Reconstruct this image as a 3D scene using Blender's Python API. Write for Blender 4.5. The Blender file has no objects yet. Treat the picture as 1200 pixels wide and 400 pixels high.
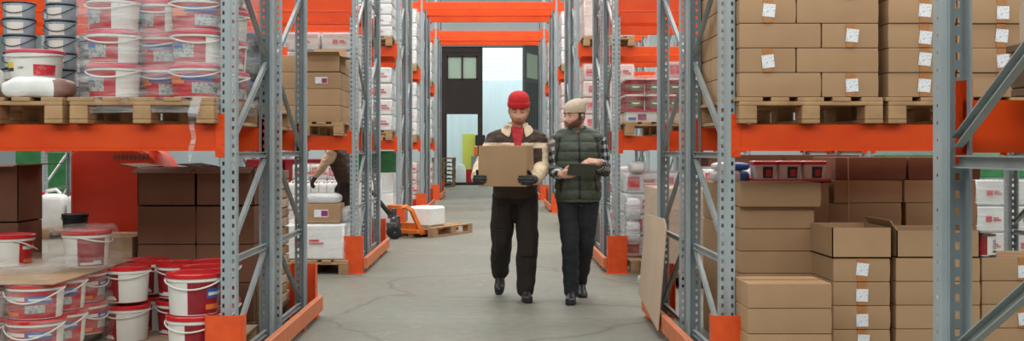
import bpy, bmesh, math, random
from mathutils import Vector, Matrix, noise
from mathutils.bvhtree import BVHTree

R = math.radians
PI = math.pi
random.seed(11)
sc = bpy.context.scene
COL = sc.collection

# ------------------------------------------------------------------ camera, world, exposure
CAMZ = 1.32
cam_data = bpy.data.cameras.new('camera')
cam_data.sensor_width = 36.0
cam_data.lens = 37.5
cam_data.shift_x = 22 / 1200
cam_data.shift_y = -25 / 1200
cam_data.clip_start = 0.05
cam_data.clip_end = 300
cam = bpy.data.objects.new('camera', cam_data)
COL.objects.link(cam)
cam.location = (0, 0, CAMZ)
cam.rotation_euler = (R(90), 0, 0)
sc.camera = cam

world = bpy.data.worlds.new('daylight')
sc.world = world
world.use_nodes = True
bg = world.node_tree.nodes['Background']
bg.inputs[0].default_value = (0.93, 0.98, 1.0, 1)
bg.inputs[1].default_value = 0.6

sc.view_settings.view_transform = 'Standard'
sc.view_settings.look = 'None'
sc.view_settings.exposure = 0.22
sc.view_settings.gamma = 1.0
sc.view_settings.use_curve_mapping = False


def area_light(name, loc, rot, sx, sy, power, color=(1, 1, 1)):
    d = bpy.data.lights.new(name, 'AREA')
    d.shape = 'RECTANGLE'
    d.size = sx
    d.size_y = sy
    d.energy = power
    d.color = color
    o = bpy.data.objects.new(name, d)
    o.location = loc
    o.rotation_euler = rot
    COL.objects.link(o)
    return o


# long roof lights over the cross aisles, and daylight beyond the gate
for ly, pw in ((-3.0, 460), (4.4, 560), (9.9, 640), (15.3, 920), (20.7, 980), (26.1, 900), (33.5, 600)):
    area_light('roof_light', (0.0, ly, 7.9), (0, 0, 0), 22, 1.6, pw, (1.0, 1.0, 0.965))
area_light('front_fill', (0.0, -2.5, 5.4), (R(62), 0, 0), 16, 1.6, 470, (1.0, 1.0, 0.965))  # unseen fill added to brighten the rack fronts and lower cartons
area_light('annex_light', (0.0, 42.0, 8.6), (R(12), 0, 0), 14, 3.0, 760, (0.92, 0.98, 1.0))

# ------------------------------------------------------------------ materials


def srgb(c):
    return tuple(((v / 255) / 12.92 if v / 255 <= 0.04045 else (((v / 255) + 0.055) / 1.055) ** 2.4) for v in c)


class NT:
    def __init__(self, name):
        self.m = bpy.data.materials.new(name)
        self.m.use_nodes = True
        self.t = self.m.node_tree
        self.n = self.t.nodes
        self.p = self.n['Principled BSDF']
        self.out = self.n['Material Output']

    def new(self, typ, **kw):
        x = self.n.new(typ)
        for k, v in kw.items():
            setattr(x, k, v)
        return x

    def link(self, a, b):
        self.t.links.new(a, b)

    def coord(self, kind='Object'):
        return self.new('ShaderNodeTexCoord').outputs[kind]

    def noise(self, scale, detail=4, rough=0.55, vec=None):
        x = self.new('ShaderNodeTexNoise')
        x.inputs['Scale'].default_value = scale
        x.inputs['Detail'].default_value = detail
        x.inputs['Roughness'].default_value = rough
        self.link(vec if vec is not None else self.coord(), x.inputs['Vector'])
        return x.outputs['Fac']

    def ramp(self, fac, stops):
        x = self.new('ShaderNodeValToRGB')
        el = x.color_ramp.elements
        while len(el) < len(stops):
            el.new(0.5)
        for e, (p, c) in zip(el, stops):
            e.position = p
            e.color = (*c, 1)
        self.link(fac, x.inputs[0])
        return x.outputs[0]

    def mix(self, fac, a, b, mode='MIX'):
        x = self.new('ShaderNodeMix', data_type='RGBA', blend_type=mode)
        for sock, v in ((x.inputs[0], fac), (x.inputs[6], a), (x.inputs[7], b)):
            if isinstance(v, (int, float)):
                sock.default_value = v
            elif isinstance(v, tuple):
                sock.default_value = (*v, 1)
            else:
                self.link(v, sock)
        return x.outputs[2]

    def math(self, op, a, b=None):
        x = self.new('ShaderNodeMath', operation=op)
        for sock, v in ((x.inputs[0], a), (x.inputs[1], b)):
            if v is None:
                continue
            if isinstance(v, (int, float)):
                sock.default_value = v
            else:
                self.link(v, sock)
        return x.outputs[0]

    def bump(self, h, strength=0.3, dist=0.01):
        x = self.new('ShaderNodeBump')
        x.inputs['Strength'].default_value = strength
        x.inputs['Distance'].default_value = dist
        self.link(h, x.inputs['Height'])
        self.link(x.outputs[0], self.p.inputs['Normal'])


def mat(name, c, rough=0.5, metal=0.0, c2=None, nscale=6.0, lo=0.35, hi=0.65, bump=0.0, bscale=40.0, rnd=0.0, spec=None):
    """colour c mottled towards c2 by noise; rnd varies the value from object to object"""
    a = NT(name)
    col = srgb(c)
    if c2 is not None:
        cs = a.ramp(a.noise(nscale), [(lo, col), (hi, srgb(c2))])
    else:
        cs = None
    if rnd:
        oi = a.new('ShaderNodeObjectInfo')
        v = a.math('ADD', a.math('MULTIPLY', oi.outputs['Random'], rnd), 1 - rnd / 2)
        h = a.new('ShaderNodeHueSaturation')
        a.link(v, h.inputs['Value'])
        if cs is None:
            h.inputs['Color'].default_value = (*col, 1)
        else:
            a.link(cs, h.inputs['Color'])
        cs = h.outputs[0]
    if cs is None:
        a.p.inputs['Base Color'].default_value = (*col, 1)
    else:
        a.link(cs, a.p.inputs['Base Color'])
    a.p.inputs['Roughness'].default_value = rough
    a.p.inputs['Metallic'].default_value = metal
    if spec is not None:
        a.p.inputs['Specular IOR Level'].default_value = spec
    if bump:
        a.bump(a.noise(bscale, 5), bump, 0.01)
    return a.m


M = {}
M['steel'] = mat('grey_rack_paint', (158, 169, 172), 0.4, 0.0, (142, 154, 158), 3.0, 0.35, 0.7, 0.05, 60, 0.06)
M['zinc'] = mat('galvanised_brace', (164, 171, 171), 0.36, 0.1, (146, 154, 155), 8.0, 0.3, 0.7)
M['orange'] = mat('orange_beam_paint', (228, 80, 18), 0.45, 0, (218, 68, 16), 5.0, 0.3, 0.7, 0.04, 30, 0.08, 0.3)
M['guard'] = mat('orange_guard_paint', (228, 86, 28), 0.45, 0, (212, 72, 22), 9.0, 0.4, 0.75, 0.05, 40)
M['rail'] = mat('scuffed_orange_rail', (206, 112, 66), 0.6, 0, (196, 148, 116), 14.0, 0.5, 0.75, 0.05, 40)
M['card'] = mat('corrugated_card', (176, 145, 112), 0.8, 0, (167, 135, 103), 3.0, 0.3, 0.7, 0.06, 25, 0.08, 0.2)
M['card_pale'] = mat('pale_card', (200, 176, 152), 0.8, 0, (192, 166, 141), 3.0, 0.3, 0.7, 0.05, 25, 0.05)
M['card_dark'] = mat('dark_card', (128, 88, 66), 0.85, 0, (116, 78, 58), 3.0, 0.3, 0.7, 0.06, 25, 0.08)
M['card_in'] = mat('card_inside', (168, 134, 104), 0.85)
M['tape'] = mat('brown_tape', (164, 108, 60), 0.3, 0, (178, 124, 76), 14, 0.3, 0.7)
M['wood'] = mat('pallet_wood', (186, 152, 112), 0.8, 0, (142, 108, 74), 7.0, 0.3, 0.75, 0.2, 30, 0.15)
M['wood_dark'] = mat('weathered_wood', (120, 92, 66), 0.85, 0, (84, 62, 44), 7.0, 0.3, 0.75, 0.2, 30, 0.15)
M['white'] = mat('white_plastic', (226, 226, 220), 0.4, 0, (214, 212, 206), 5, 0.3, 0.7)
M['white_milky'] = mat('milky_plastic', (228, 230, 228), 0.35, 0, (214, 217, 215), 8, 0.3, 0.7)
M['redlid'] = mat('red_lid', (200, 26, 34), 0.3, 0, (186, 22, 30), 6, 0.4, 0.7)
M['pinklid'] = mat('pink_lid', (212, 70, 92), 0.4)
M['redlab'] = mat('red_label', (188, 40, 46), 0.4, 0, (172, 32, 40), 20, 0.4, 0.6)
M['darkred'] = mat('dark_red_label', (150, 30, 42), 0.4, 0, (132, 26, 36), 20, 0.4, 0.6)
M['blue'] = mat('blue_label', (52, 98, 168), 0.4)
M['paleblue'] = mat('pale_blue_can', (176, 196, 206), 0.4, 0.1, (160, 182, 194), 9, 0.3, 0.7)
M['orangelab'] = mat('orange_label', (232, 120, 44), 0.4)
M['greylab'] = mat('grey_label', (178, 180, 178), 0.45, 0, (120, 124, 126), 60, 0.45, 0.6)
M['yellow'] = mat('yellow_label', (226, 196, 60), 0.45)
M['black'] = mat('black_plastic', (28, 32, 38), 0.35, 0, (38, 44, 52), 6)
M['rubber'] = mat('black_rubber', (26, 26, 27), 0.7)
M['foam'] = mat('white_foam', (238, 240, 238), 0.7, 0, (226, 228, 226), 12, 0.3, 0.7, 0.06, 50)
M['pack'] = mat('white_wrapped_pack', (226, 226, 224), 0.4, 0, (206, 208, 208), 5, 0.35, 0.7, 0.5, 9)
M['packpink'] = mat('pink_white_pack', (226, 206, 200), 0.45, 0, (208, 178, 172), 4, 0.35, 0.7, 0.4, 9)
M['packred'] = mat('red_print', (196, 44, 56), 0.4, 0, (214, 120, 124), 18, 0.5, 0.65)
M['purple'] = mat('purple_print', (150, 44, 104), 0.45)
M['machine'] = mat('orange_machine_paint', (212, 54, 12), 0.4, 0, (200, 46, 10), 2.5, 0.3, 0.7, 0.03, 30)
M['jack'] = mat('jack_orange_paint', (232, 122, 44), 0.4, 0, (214, 104, 36), 8, 0.4, 0.7)
M['metal'] = mat('bare_metal', (128, 132, 134), 0.35, 0.8, (96, 100, 102), 9)
M['green'] = mat('green_sheet', (60, 132, 76), 0.5, 0, (44, 108, 62), 5)
M['bag'] = mat('white_bag', (226, 228, 226), 0.38, 0, (210, 211, 208), 6, 0.35, 0.7, 0.7, 7)
M['bagbrown'] = mat('brown_bag', (150, 118, 108), 0.5, 0, (132, 98, 90), 8, 0.35, 0.7, 0.5, 8)


def sticker_mat():
    a = NT('white_sticker')
    w = a.new('ShaderNodeTexNoise')
    mp = a.new('ShaderNodeMapping')
    mp.inputs['Scale'].default_value = (60, 60, 130)
    a.link(a.coord(), mp.inputs[0])
    a.link(mp.outputs[0], w.inputs['Vector'])
    w.inputs['Scale'].default_value = 1.0
    c = a.ramp(w.outputs['Fac'], [(0.5, srgb((232, 234, 236))), (0.66, srgb((172, 190, 212)))])
    a.link(c, a.p.inputs['Base Color'])
    a.p.inputs['Roughness'].default_value = 0.6
    return a.m


M['sticker'] = sticker_mat()


def film_mat(name, lo, hi, tint=(235, 240, 242), scale=7):
    """stretch film: mostly clear, milky and shiny along its wrinkles"""
    a = NT(name)
    a.p.inputs['Base Color'].default_value = (*srgb(tint), 1)
    a.p.inputs['Roughness'].default_value = 0.18
    mp = a.new('ShaderNodeMapping')
    mp.inputs['Scale'].default_value = (scale * 0.35, scale * 0.35, scale * 2.8)
    mp.inputs['Rotation'].default_value = (0.12, 0.16, 0.2)
    a.link(a.coord(), mp.inputs[0])
    n = a.noise(1.0, 5, 0.65, mp.outputs[0])
    a.bump(n, 0.9, 0.03)
    fac = a.new('ShaderNodeMapRange')
    fac.inputs['From Min'].default_value = 0.38
    fac.inputs['From Max'].default_value = 0.72
    fac.inputs['To Min'].default_value = lo
    fac.inputs['To Max'].default_value = hi
    a.link(n, fac.inputs['Value'])
    tr = a.new('ShaderNodeBsdfTransparent')
    mx = a.new('ShaderNodeMixShader')
    a.link(fac.outputs[0], mx.inputs[0])
    a.link(tr.outputs[0], mx.inputs[1])
    a.link(a.p.outputs[0], mx.inputs[2])
    a.link(mx.outputs[0], a.out.inputs['Surface'])
    return a.m


M['film'] = film_mat('stretch_film', 0.03, 0.42)
M['film_thin'] = film_mat('thin_stretch_film', 0.02, 0.34, (225, 222, 215), 9)
M['film_milky'] = film_mat('milky_film_bag', 0.5, 0.9, (236, 240, 243), 12)


def floor_mat():
    a = NT('worn_concrete')
    co = a.coord()
    base = a.ramp(a.noise(0.55, 6, 0.6, co), [(0.3, srgb((102, 101, 91))), (0.7, srgb((128, 127, 116)))])
    fine = a.noise(9, 8, 0.7, co)
    base = a.mix(0.3, base, a.ramp(fine, [(0.35, srgb((78, 77, 68))), (0.7, srgb((150, 150, 139)))]))
    stain = a.ramp(a.noise(1.7, 5, 0.7, co), [(0.52, (0, 0, 0)), (0.68, (1, 1, 1))])
    base = a.mix(a.math('MULTIPLY', stain, 0.35), base, srgb((112, 110, 100)))
    # cracks: thin lines of a warped cell pattern
    mp = a.new('ShaderNodeMapping')
    a.link(co, mp.inputs[0])
    wn = a.new('ShaderNodeTexNoise')
    wn.inputs['Scale'].default_value = 1.3
    a.link(co, wn.inputs['Vector'])
    ad = a.new('ShaderNodeVectorMath', operation='ADD')
    sc_ = a.new('ShaderNodeVectorMath', operation='SCALE')
    sc_.inputs['Scale'].default_value = 0.6
    a.link(wn.outputs['Color'], sc_.inputs[0])
    a.link(mp.outputs[0], ad.inputs[0])
    a.link(sc_.outputs[0], ad.inputs[1])
    vo = a.new('ShaderNodeTexVoronoi', feature='DISTANCE_TO_EDGE')
    vo.inputs['Scale'].default_value = 0.42
    a.link(ad.outputs[0], vo.inputs['Vector'])
    cr = a.ramp(vo.outputs['Distance'], [(0.0, (1, 1, 1)), (0.016, (0, 0, 0))])
    br = a.ramp(a.noise(1.1, 3, 0.6, co), [(0.36, (0, 0, 0)), (0.5, (1, 1, 1))])
    base = a.mix(a.math('MULTIPLY', a.math('MULTIPLY', cr, br), 0.8), base, srgb((72, 70, 62)))
    tint = a.ramp(a.noise(0.8, 3, 0.6, co), [(0.4, srgb((138, 126, 110))), (0.6, srgb((126, 132, 118)))])
    base = a.mix(0.22, base, tint)
    # casting joints every 3.6 m
    sx = a.new('ShaderNodeSeparateXYZ')
    a.link(co, sx.inputs[0])
    jt = a.math('ABSOLUTE', a.math('SUBTRACT', a.math('FRACT', a.math('MULTIPLY', a.math('ADD', sx.outputs['Y'], 0.7), 1 / 3.6)), 0.5))
    jl = a.math('LESS_THAN', jt, 0.0032)
    base = a.mix(a.math('MULTIPLY', jl, 0.6), base, srgb((104, 102, 94)))
    # worn white paint
    pn = a.ramp(a.noise(4.5, 7, 0.75, co), [(0.62, (0, 0, 0)), (0.66, (1, 1, 1))])
    pm = a.ramp(a.noise(0.9, 2, 0.5, co), [(0.52, (0, 0, 0)), (0.62, (1, 1, 1))])
    base = a.mix(a.math('MULTIPLY', a.math('MULTIPLY', pn, pm), 0.5), base, srgb((206, 206, 200)))
    a.link(base, a.p.inputs['Base Color'])
    a.p.inputs['Roughness'].default_value = 0.55
    a.bump(fine, 0.12, 0.01)
    return a.m


M['floor'] = floor_mat()


def brick_mat():
    a = NT('white_brick')
    b = a.new('ShaderNodeTexBrick')
    b.inputs['Scale'].default_value = 1.0
    b.inputs['Brick Width'].default_value = 0.5
    b.inputs['Row Height'].default_value = 0.16
    b.inputs['Mortar Size'].default_value = 0.012
    b.inputs['Color1'].default_value = (*srgb((232, 234, 228)), 1)
    b.inputs['Color2'].default_value = (*srgb((220, 224, 216)), 1)
    b.inputs['Mortar'].default_value = (*srgb((196, 200, 194)), 1)
    mp = a.new('ShaderNodeMapping')
    mp.inputs['Rotation'].default_value = (R(90), 0, 0)
    a.link(a.coord(), mp.inputs[0])
    a.link(mp.outputs[0], b.inputs['Vector'])
    a.link(b.outputs['Color'], a.p.inputs['Base Color'])
    a.bump(b.outputs['Fac'], 0.4, 0.01)
    a.p.inputs['Roughness'].default_value = 0.8
    return a.m


M['brick'] = brick_mat()
M['wall'] = mat('pale_wall_paint', (206, 216, 218), 0.7, 0, (194, 206, 210), 0.8, 0.3, 0.7)
M['panelblue'] = mat('pale_blue_sheet', (214, 228, 230), 0.5, 0, (206, 222, 225), 0.8, 0.3, 0.7)
M['doorwood'] = mat('dark_brown_boards', (48, 34, 30), 0.6, 0, (36, 26, 23), 2.5, 0.3, 0.7)
M['doorpaint'] = mat('grey_door_paint', (70, 76, 74), 0.6)
M['header'] = mat('grey_lintel', (122, 134, 132), 0.6)


def glass_mat():
    a = NT('frosted_pane')
    a.p.inputs['Base Color'].default_value = (*srgb((188, 198, 186)), 1)
    a.p.inputs['Roughness'].default_value = 0.35
    tr = a.new('ShaderNodeBsdfTranslucent')
    tr.inputs[0].default_value = (*srgb((210, 222, 208)), 1)
    mx = a.new('ShaderNodeMixShader')
    mx.inputs[0].default_value = 0.55
    a.link(a.p.outputs[0], mx.inputs[1])
    a.link(tr.outputs[0], mx.inputs[2])
    a.link(mx.outputs[0], a.out.inputs['Surface'])
    return a.m


M['pane'] = glass_mat()

# ------------------------------------------------------------------ mesh helpers


class MB:
    def __init__(self):
        self.v, self.f, self.m = [], [], []

    def add(self, verts, faces, mi=0, X=None):
        o = len(self.v)
        if X is not None:
            verts = [X @ Vector(p) for p in verts]
        self.v += [tuple(p) for p in verts]
        self.f += [tuple(i + o for i in fc) for fc in faces]
        self.m += [mi] * len(faces)
        return self

    def box(self, c, s, mi=0, X=None):
        cx, cy, cz = c
        a, b, d = s[0] / 2, s[1] / 2, s[2] / 2
        vs = [(cx + i * a, cy + j * b, cz + k * d) for k in (-1, 1) for j in (-1, 1) for i in (-1, 1)]
        return self.add(vs, [(0, 2, 3, 1), (4, 5, 7, 6), (0, 1, 5, 4), (2, 6, 7, 3), (0, 4, 6, 2), (1, 3, 7, 5)], mi, X)

    def span(self, lo, hi, mi=0, X=None):
        return self.box([(lo[i] + hi[i]) / 2 for i in range(3)], [hi[i] - lo[i] for i in range(3)], mi, X)

    def ring_loft(self, rings, mi=0, cap=True, closed=True):
        n = len(rings[0])
        o = len(self.v)
        for r in rings:
            self.v += [tuple(p) for p in r]
        for i in range(len(rings) - 1):
            for j in range(n if closed else n - 1):
                k = (j + 1) % n
                self.f.append((o + i * n + j, o + i * n + k, o + (i + 1) * n + k, o + (i + 1) * n + j))
                self.m.append(mi)
        if cap:
            self.f.append(tuple(o + j for j in reversed(range(n))))
            self.m.append(mi)
            e = o + (len(rings) - 1) * n
            self.f.append(tuple(e + j for j in range(n)))
            self.m.append(mi)
        return self

    def lathe(self, prof, n=24, mi=0, c=(0, 0, 0), cap=True, rib=0.0, ribn=0):
        rings = []
        for r, z in prof:
            rings.append([(c[0] + r * (1 + rib * math.cos(ribn * 2 * PI * j / n)) * math.cos(2 * PI * j / n),
                           c[1] + r * (1 + rib * math.cos(ribn * 2 * PI * j / n)) * math.sin(2 * PI * j / n), c[2] + z) for j in range(n)])
        return self.ring_loft(rings, mi, cap)

    def tube(self, pts, r, n=8, mi=0, cap=True):
        pts = [Vector(p) for p in pts]
        rings = []
        up = None
        for i, p in enumerate(pts):
            a = pts[max(i - 1, 0)]
            b = pts[min(i + 1, len(pts) - 1)]
            t = (b - a).normalized()
            if up is None:
                up = Vector((0, 0, 1)) if abs(t.z) < 0.9 else Vector((0, 1, 0))
            x = t.cross(up).normalized()
            y = x.cross(t).normalized()
            up = y
            rr = r[i] if isinstance(r, (list, tuple)) else r
            rings.append([p + x * rr * math.cos(-2 * PI * j / n) + y * rr * math.sin(-2 * PI * j / n) for j in range(n)])
        return self.ring_loft(rings, mi, cap)

    def capsule(self, p0, p1, r0, r1, n=14):
        p0, p1 = Vector(p0), Vector(p1)
        t = p1 - p0
        t = t.normalized() if t.length > 1e-6 else Vector((0, 0, 1))
        pts, rs = [], []
        for a in (80, 55, 28):
            pts.append(p0 - t * r0 * math.sin(R(a)))
            rs.append(r0 * math.cos(R(a)))
        pts += [p0, p1]
        rs += [r0, r1]
        for a in (28, 55, 80):
            pts.append(p1 + t * r1 * math.sin(R(a)))
            rs.append(r1 * math.cos(R(a)))
        up = Vector((0, 0, 1)) if abs(t.z) < 0.9 else Vector((0, 1, 0))
        x = t.cross(up).normalized()
        y = x.cross(t).normalized()
        rings = [[p + x * r * math.cos(-2 * PI * j / n) + y * r * math.sin(-2 * PI * j / n) for j in range(n)] for p, r in zip(pts, rs)]
        return self.ring_loft(rings)

    def ellipsoid(self, c, s, X=None, n=18, k=12):
        rings = []
        for i in range(1, k):
            a = PI * i / k
            rings.append([Vector((c[0] + s[0] * math.sin(a) * math.cos(2 * PI * j / n), c[1] + s[1] * math.sin(a) * math.sin(2 * PI * j / n),
                                  c[2] - s[2] * math.cos(a))) for j in range(n)])
        if X is not None:
            rings = [[X @ p for p in r] for r in rings]
        return self.ring_loft(rings)

    def prism(self, poly, y0, y1, mi=0, X=None):
        """polygon in XZ, extruded along Y"""
        n = len(poly)
        vs = [(x, y0, z) for x, z in poly] + [(x, y1, z) for x, z in poly]
        fs = [tuple(range(n)), tuple(reversed(range(n, 2 * n)))]
        fs += [(j, j + n, (j + 1) % n + n, (j + 1) % n) for j in range(n)]
        return self.add(vs, fs, mi, X)

    def mesh(self, name, mats, smooth=None, bevel=0.0):
        me = bpy.data.meshes.new(name)
        me.from_pydata(self.v, [], self.f)
        for m_ in (mats if isinstance(mats, (list, tuple)) else [mats]):
            me.materials.append(m_)
        me.polygons.foreach_set('material_index', self.m)
        bm = bmesh.new()
        bm.from_mesh(me)
        bmesh.ops.recalc_face_normals(bm, faces=bm.faces)
        if bevel:
            es = [e for e in bm.edges if len(e.link_faces) == 2 and e.calc_face_angle(0) > 0.5]
            bmesh.ops.bevel(bm, geom=es, offset=bevel, segments=1, profile=0.5, affect='EDGES')
        bm.to_mesh(me)
        bm.free()
        if smooth is not None:
            me.polygons.foreach_set('use_smooth', [True] * len(me.polygons))
            if smooth < 180:
                me.set_sharp_from_angle(angle=R(smooth))
        me.update()
        return me

    def build(self, name, mats, parent=None, smooth=None, bevel=0.0, loc=None, rz=0.0):
        return link(name, self.mesh(name, mats, smooth, bevel), parent, loc, rz)


def link(name, me, parent=None, loc=None, rz=0.0):
    o = bpy.data.objects.new(name, me)
    COL.objects.link(o)
    if parent is not None:
        o.parent = parent
    if loc is not None:
        o.location = loc
    if rz:
        o.rotation_euler = (0, 0, rz)
    return o


def tag(o, label=None, cat=None, group=None, kind=None):
    if label:
        o['label'] = label
    if cat:
        o['category'] = cat
    if group:
        o['group'] = group
    if kind:
        o['kind'] = kind
    return o


def empty(name, loc=(0, 0, 0), rz=0.0):
    o = bpy.data.objects.new(name, None)
    o.empty_display_size = 0.1
    COL.objects.link(o)
    o.location = loc
    o.rotation_euler = (0, 0, rz)
    return o


def copy_tree(o, parent=None):
    c = o.copy()
    COL.objects.link(c)
    if parent is not None:
        c.parent = parent
        c.matrix_parent_inverse = o.matrix_parent_inverse
    for ch in list(KIDS.get(o, o.children)):
        copy_tree(ch, c)
    return c


KIDS = {}
ORD = ['first', 'second', 'third', 'fourth', 'fifth', 'sixth', 'seventh', 'eighth', 'ninth', 'tenth']

# row fronts (distance from the camera) and the aisle frames' x
ROW = {k: 6.0 + 5.41 * (k - 1) for k in range(0, 6)}
ROW[0] = 0.79
XA = {'L': -1.49, 'R': 1.317}
SIDE = {'L': 'bucket side', 'R': 'carton side'}
LEV = [1.31, 2.79, 4.24]
BEAMH = 0.15
SHELF = [z + BEAMH + 0.004 for z in LEV]
FA, FB, FD = 0.0, 1.25, 1.05       # frame offsets, frame depth

# ------------------------------------------------------------------ setting
b = MB()
b.add([(-22, -8, 0), (22, -8, 0), (22, 62, 0), (-22, 62, 0)], [(0, 1, 2, 3)])
tag(b.build('floor', M['floor']), kind='structure')
WY = 39.0
GX0, GX1, GZ = -1.97, 1.72, 5.06     # gate opening
b = MB()
b.span((-20, WY, 0), (GX0, WY + 0.35, 9))
b.span((GX1, WY, 0), (20, WY + 0.35, 9))
b.span((GX0, WY, GZ + 0.16), (GX1, WY + 0.35, 9))
tag(b.build('wall_back', M['wall']), kind='structure')
b = MB()
b.span((-20.2, -8.2, 0), (20.2, -8, 9))
tag(b.build('wall_front', M['wall']), kind='structure')
b = MB()
b.span((-20.2, -8.2, 9), (20.2, 45.3, 9.2))
tag(b.build('ceiling', M['wall']), kind='structure')
b = MB()
b.span((-9.2, WY + 0.35, 0), (-9, 45.3, 9))
b.span((9, WY + 0.35, 0), (9.2, 45.3, 9))
tag(b.build('wall_annex_sides', M['wall']), kind='structure')
b = MB()
b.span((GX0 - 0.2, WY - 0.06, GZ), (GX1 + 0.2, WY + 0.35, GZ + 0.16))
tag(b.build('trim_1', M['header'], bevel=0.01), kind='structure')
for sx, nm in ((-20.2, 'wall_left'), (20.0, 'wall_right')):
    b = MB()
    b.span((sx, -8, 0), (sx + 0.2, WY, 9))
    tag(b.build(nm, M['wall']), kind='structure')
# annex wall seen through the gate: white brick over pale ribbed sheet
b = MB()
b.span((-9, 45.0, 0), (9, 45.3, 9))
tag(b.build('wall_annex', M['brick']), kind='structure')
b = MB()
n = 90
prof = []
for i in range(n):
    x = -4 + 8 * i / (n - 1)
    prof.append((x, 44.6 + (0.03 if i % 4 in (0, 1) else 0.0)))
vs = [(x, y, 0) for x, y in prof] + [(x, y, 4.2) for x, y in prof]
b.add(vs, [(i, i + 1, i + 1 + n, i + n) for i in range(n - 1)])
b.span((-4, 44.7, 4.12), (4, 44.95, 4.2))
tag(b.build('wall_sheet', M['panelblue']), kind='structure')

# left gate leaf: boarded, a two-pane window above, a wicket cut through it
d1 = empty('door_1', (GX0, WY + 0.05, 0))
tag(d1, kind='structure')
LW = 1.58
x0, x1 = 0.27, 1.40
z0, z1 = 0.10, 2.62
wz0, wz1 = 3.85, 4.75
b = MB()
b.span((0, 0, 0), (x0, 0.09, GZ))
b.span((x1, 0, 0), (LW, 0.09, GZ))
b.span((x0, 0, 0), (x1, 0.09, z0))
b.span((x0, 0, z1), (x1, 0.09, wz0))
b.span((x0, 0, wz1), (x1, 0.09, GZ))
for i in range(14):
    xx = x0 + 0.04 + i * (x1 - x0 - 0.08) / 13
    b.span((xx - 0.012, -0.015, z1 + 0.1), (xx + 0.012, 0.0, wz0 - 0.05))
b.span((0, -0.03, z1 - 0.02), (LW, 0, z1 + 0.12))
b.span((0, -0.03, GZ - 0.2), (LW, 0, GZ))
b.build('door_boards', M['doorwood'], d1)
for k in (0, 1):
    b = MB()
    a0 = x0 + 0.05 + k * 0.545
    b.span((a0, 0.03, wz0 + 0.06), (a0 + 0.49, 0.05, wz1 - 0.06))
    b.build('window_pane', M['pane'], d1)
b = MB()
xm = (x0 + x1) / 2
b.span((x0, -0.01, wz0), (x1, 0.08, wz0 + 0.06))
b.span((x0, -0.01, wz1 - 0.06), (x1, 0.08, wz1))
b.span((x0, -0.01, wz0), (x0 + 0.05, 0.08, wz1))
b.span((x1 - 0.05, -0.01, wz0), (x1, 0.08, wz1))
b.span((xm - 0.03, -0.01, wz0), (xm + 0.03, 0.08, wz1))
b.build('window_frame', M['doorwood'], d1)
# the other leaf stands open, turned into the hall
d2 = empty('door_2', (GX1, WY - 0.02, 0), R(68))
tag(d2, kind='structure')
b = MB()
LW2 = 1.62
b.span((-LW2, 0, 0), (-0.0, 0.09, 3.85))
b.span((-LW2, 0, 4.75), (-0.0, 0.09, GZ))
b.span((-LW2, 0, 3.85), (-LW2 + 0.2, 0.09, 4.75))
b.span((-0.2, 0, 3.85), (0, 0.09, 4.75))
for i in range(12):
    xx = -LW2 + 0.06 + i * (LW2 - 0.12) / 11
    b.span((xx - 0.012, -0.015, 0.15), (xx + 0.012, 0, 3.7))
b.build('door_boards', M['doorpaint'], d2)
b = MB()
b.span((-LW2 + 0.2, 0.03, 3.85), (-0.2, 0.05, 4.75))
b.build('window_pane', M['pane'], d2)

# ------------------------------------------------------------------ racks
UH = 6.4


def upright_mesh():
    """perforated omega section, face towards -Y, open towards +Y"""
    b = MB()
    pitch, hh = 0.05, 0.022
    nz = int(UH / pitch)
    zs = []
    for i in range(nz):
        zs += [i * pitch, i * pitch + (pitch - hh)]
    zs.append(nz * pitch)
    zside = []
    for i in range(nz):
        zside += [i * pitch, i * pitch + pitch - 0.009]
    zside.append(nz * pitch)

    def sheet(cols, pt, holes, zs=zs):
        nc = len(cols)
        vs = []
        for k, z in enumerate(zs):
            for c in cols:
                vs.append(pt(c, z))
        fs = []
        for k in range(len(zs) - 1):
            for j in range(nc - 1):
                if k % 2 == 1 and j in holes:
                    continue
                fs.append((k * nc + j, k * nc + j + 1, (k + 1) * nc + j + 1, (k + 1) * nc + j))
        b.add(vs, fs)

    w = 0.043
    sheet([-w, -0.034, -0.021, -0.008, 0.008, 0.021, 0.034, w], lambda c, z: (c, 0.004 if abs(c) < 0.015 else 0.0, z), (1, 5))
    for s in (-1, 1):
        sheet([0.0, 0.026, 0.034, 0.062], lambda c, z: (s * w, c, z), (1,), zside)
        sheet([0, 0.016], lambda c, z: (s * (w - c), 0.062, z), (), [0.0, UH])
        sheet([0, 0.015], lambda c, z: (s * (w - 0.016), 0.062 + c, z), (), [0.0, UH])
    b.box((0, 0.03, 0.004), (0.13, 0.13, 0.008))
    return b.mesh('upright', M['steel'])


UPR = upright_mesh()


def brace_mesh(p0, p1, w=0.036, d=0.024):
    """C channel from p0 to p1 (both at the same x), open towards -X"""
    p0, p1 = Vector(p0), Vector(p1)
    t = (p1 - p0).normalized()
    u = Vector((1, 0, 0)).cross(t).normalized()
    xx = Vector((1, 0, 0))
    prof = [(-w / 2, -d / 2), (-w / 2, d / 2), (w / 2, d / 2), (w / 2, -d / 2), (w / 2 - 0.004, -d / 2), (w / 2 - 0.004, d / 2 - 0.004),
            (-w / 2 + 0.004, d / 2 - 0.004), (-w / 2 + 0.004, -d / 2)]
    b = MB()
    b.ring_loft([[p + u * a + xx * c for a, c in prof] for p in (p0, p1)])
    return b.mesh('brace', M['zinc'])


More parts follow.
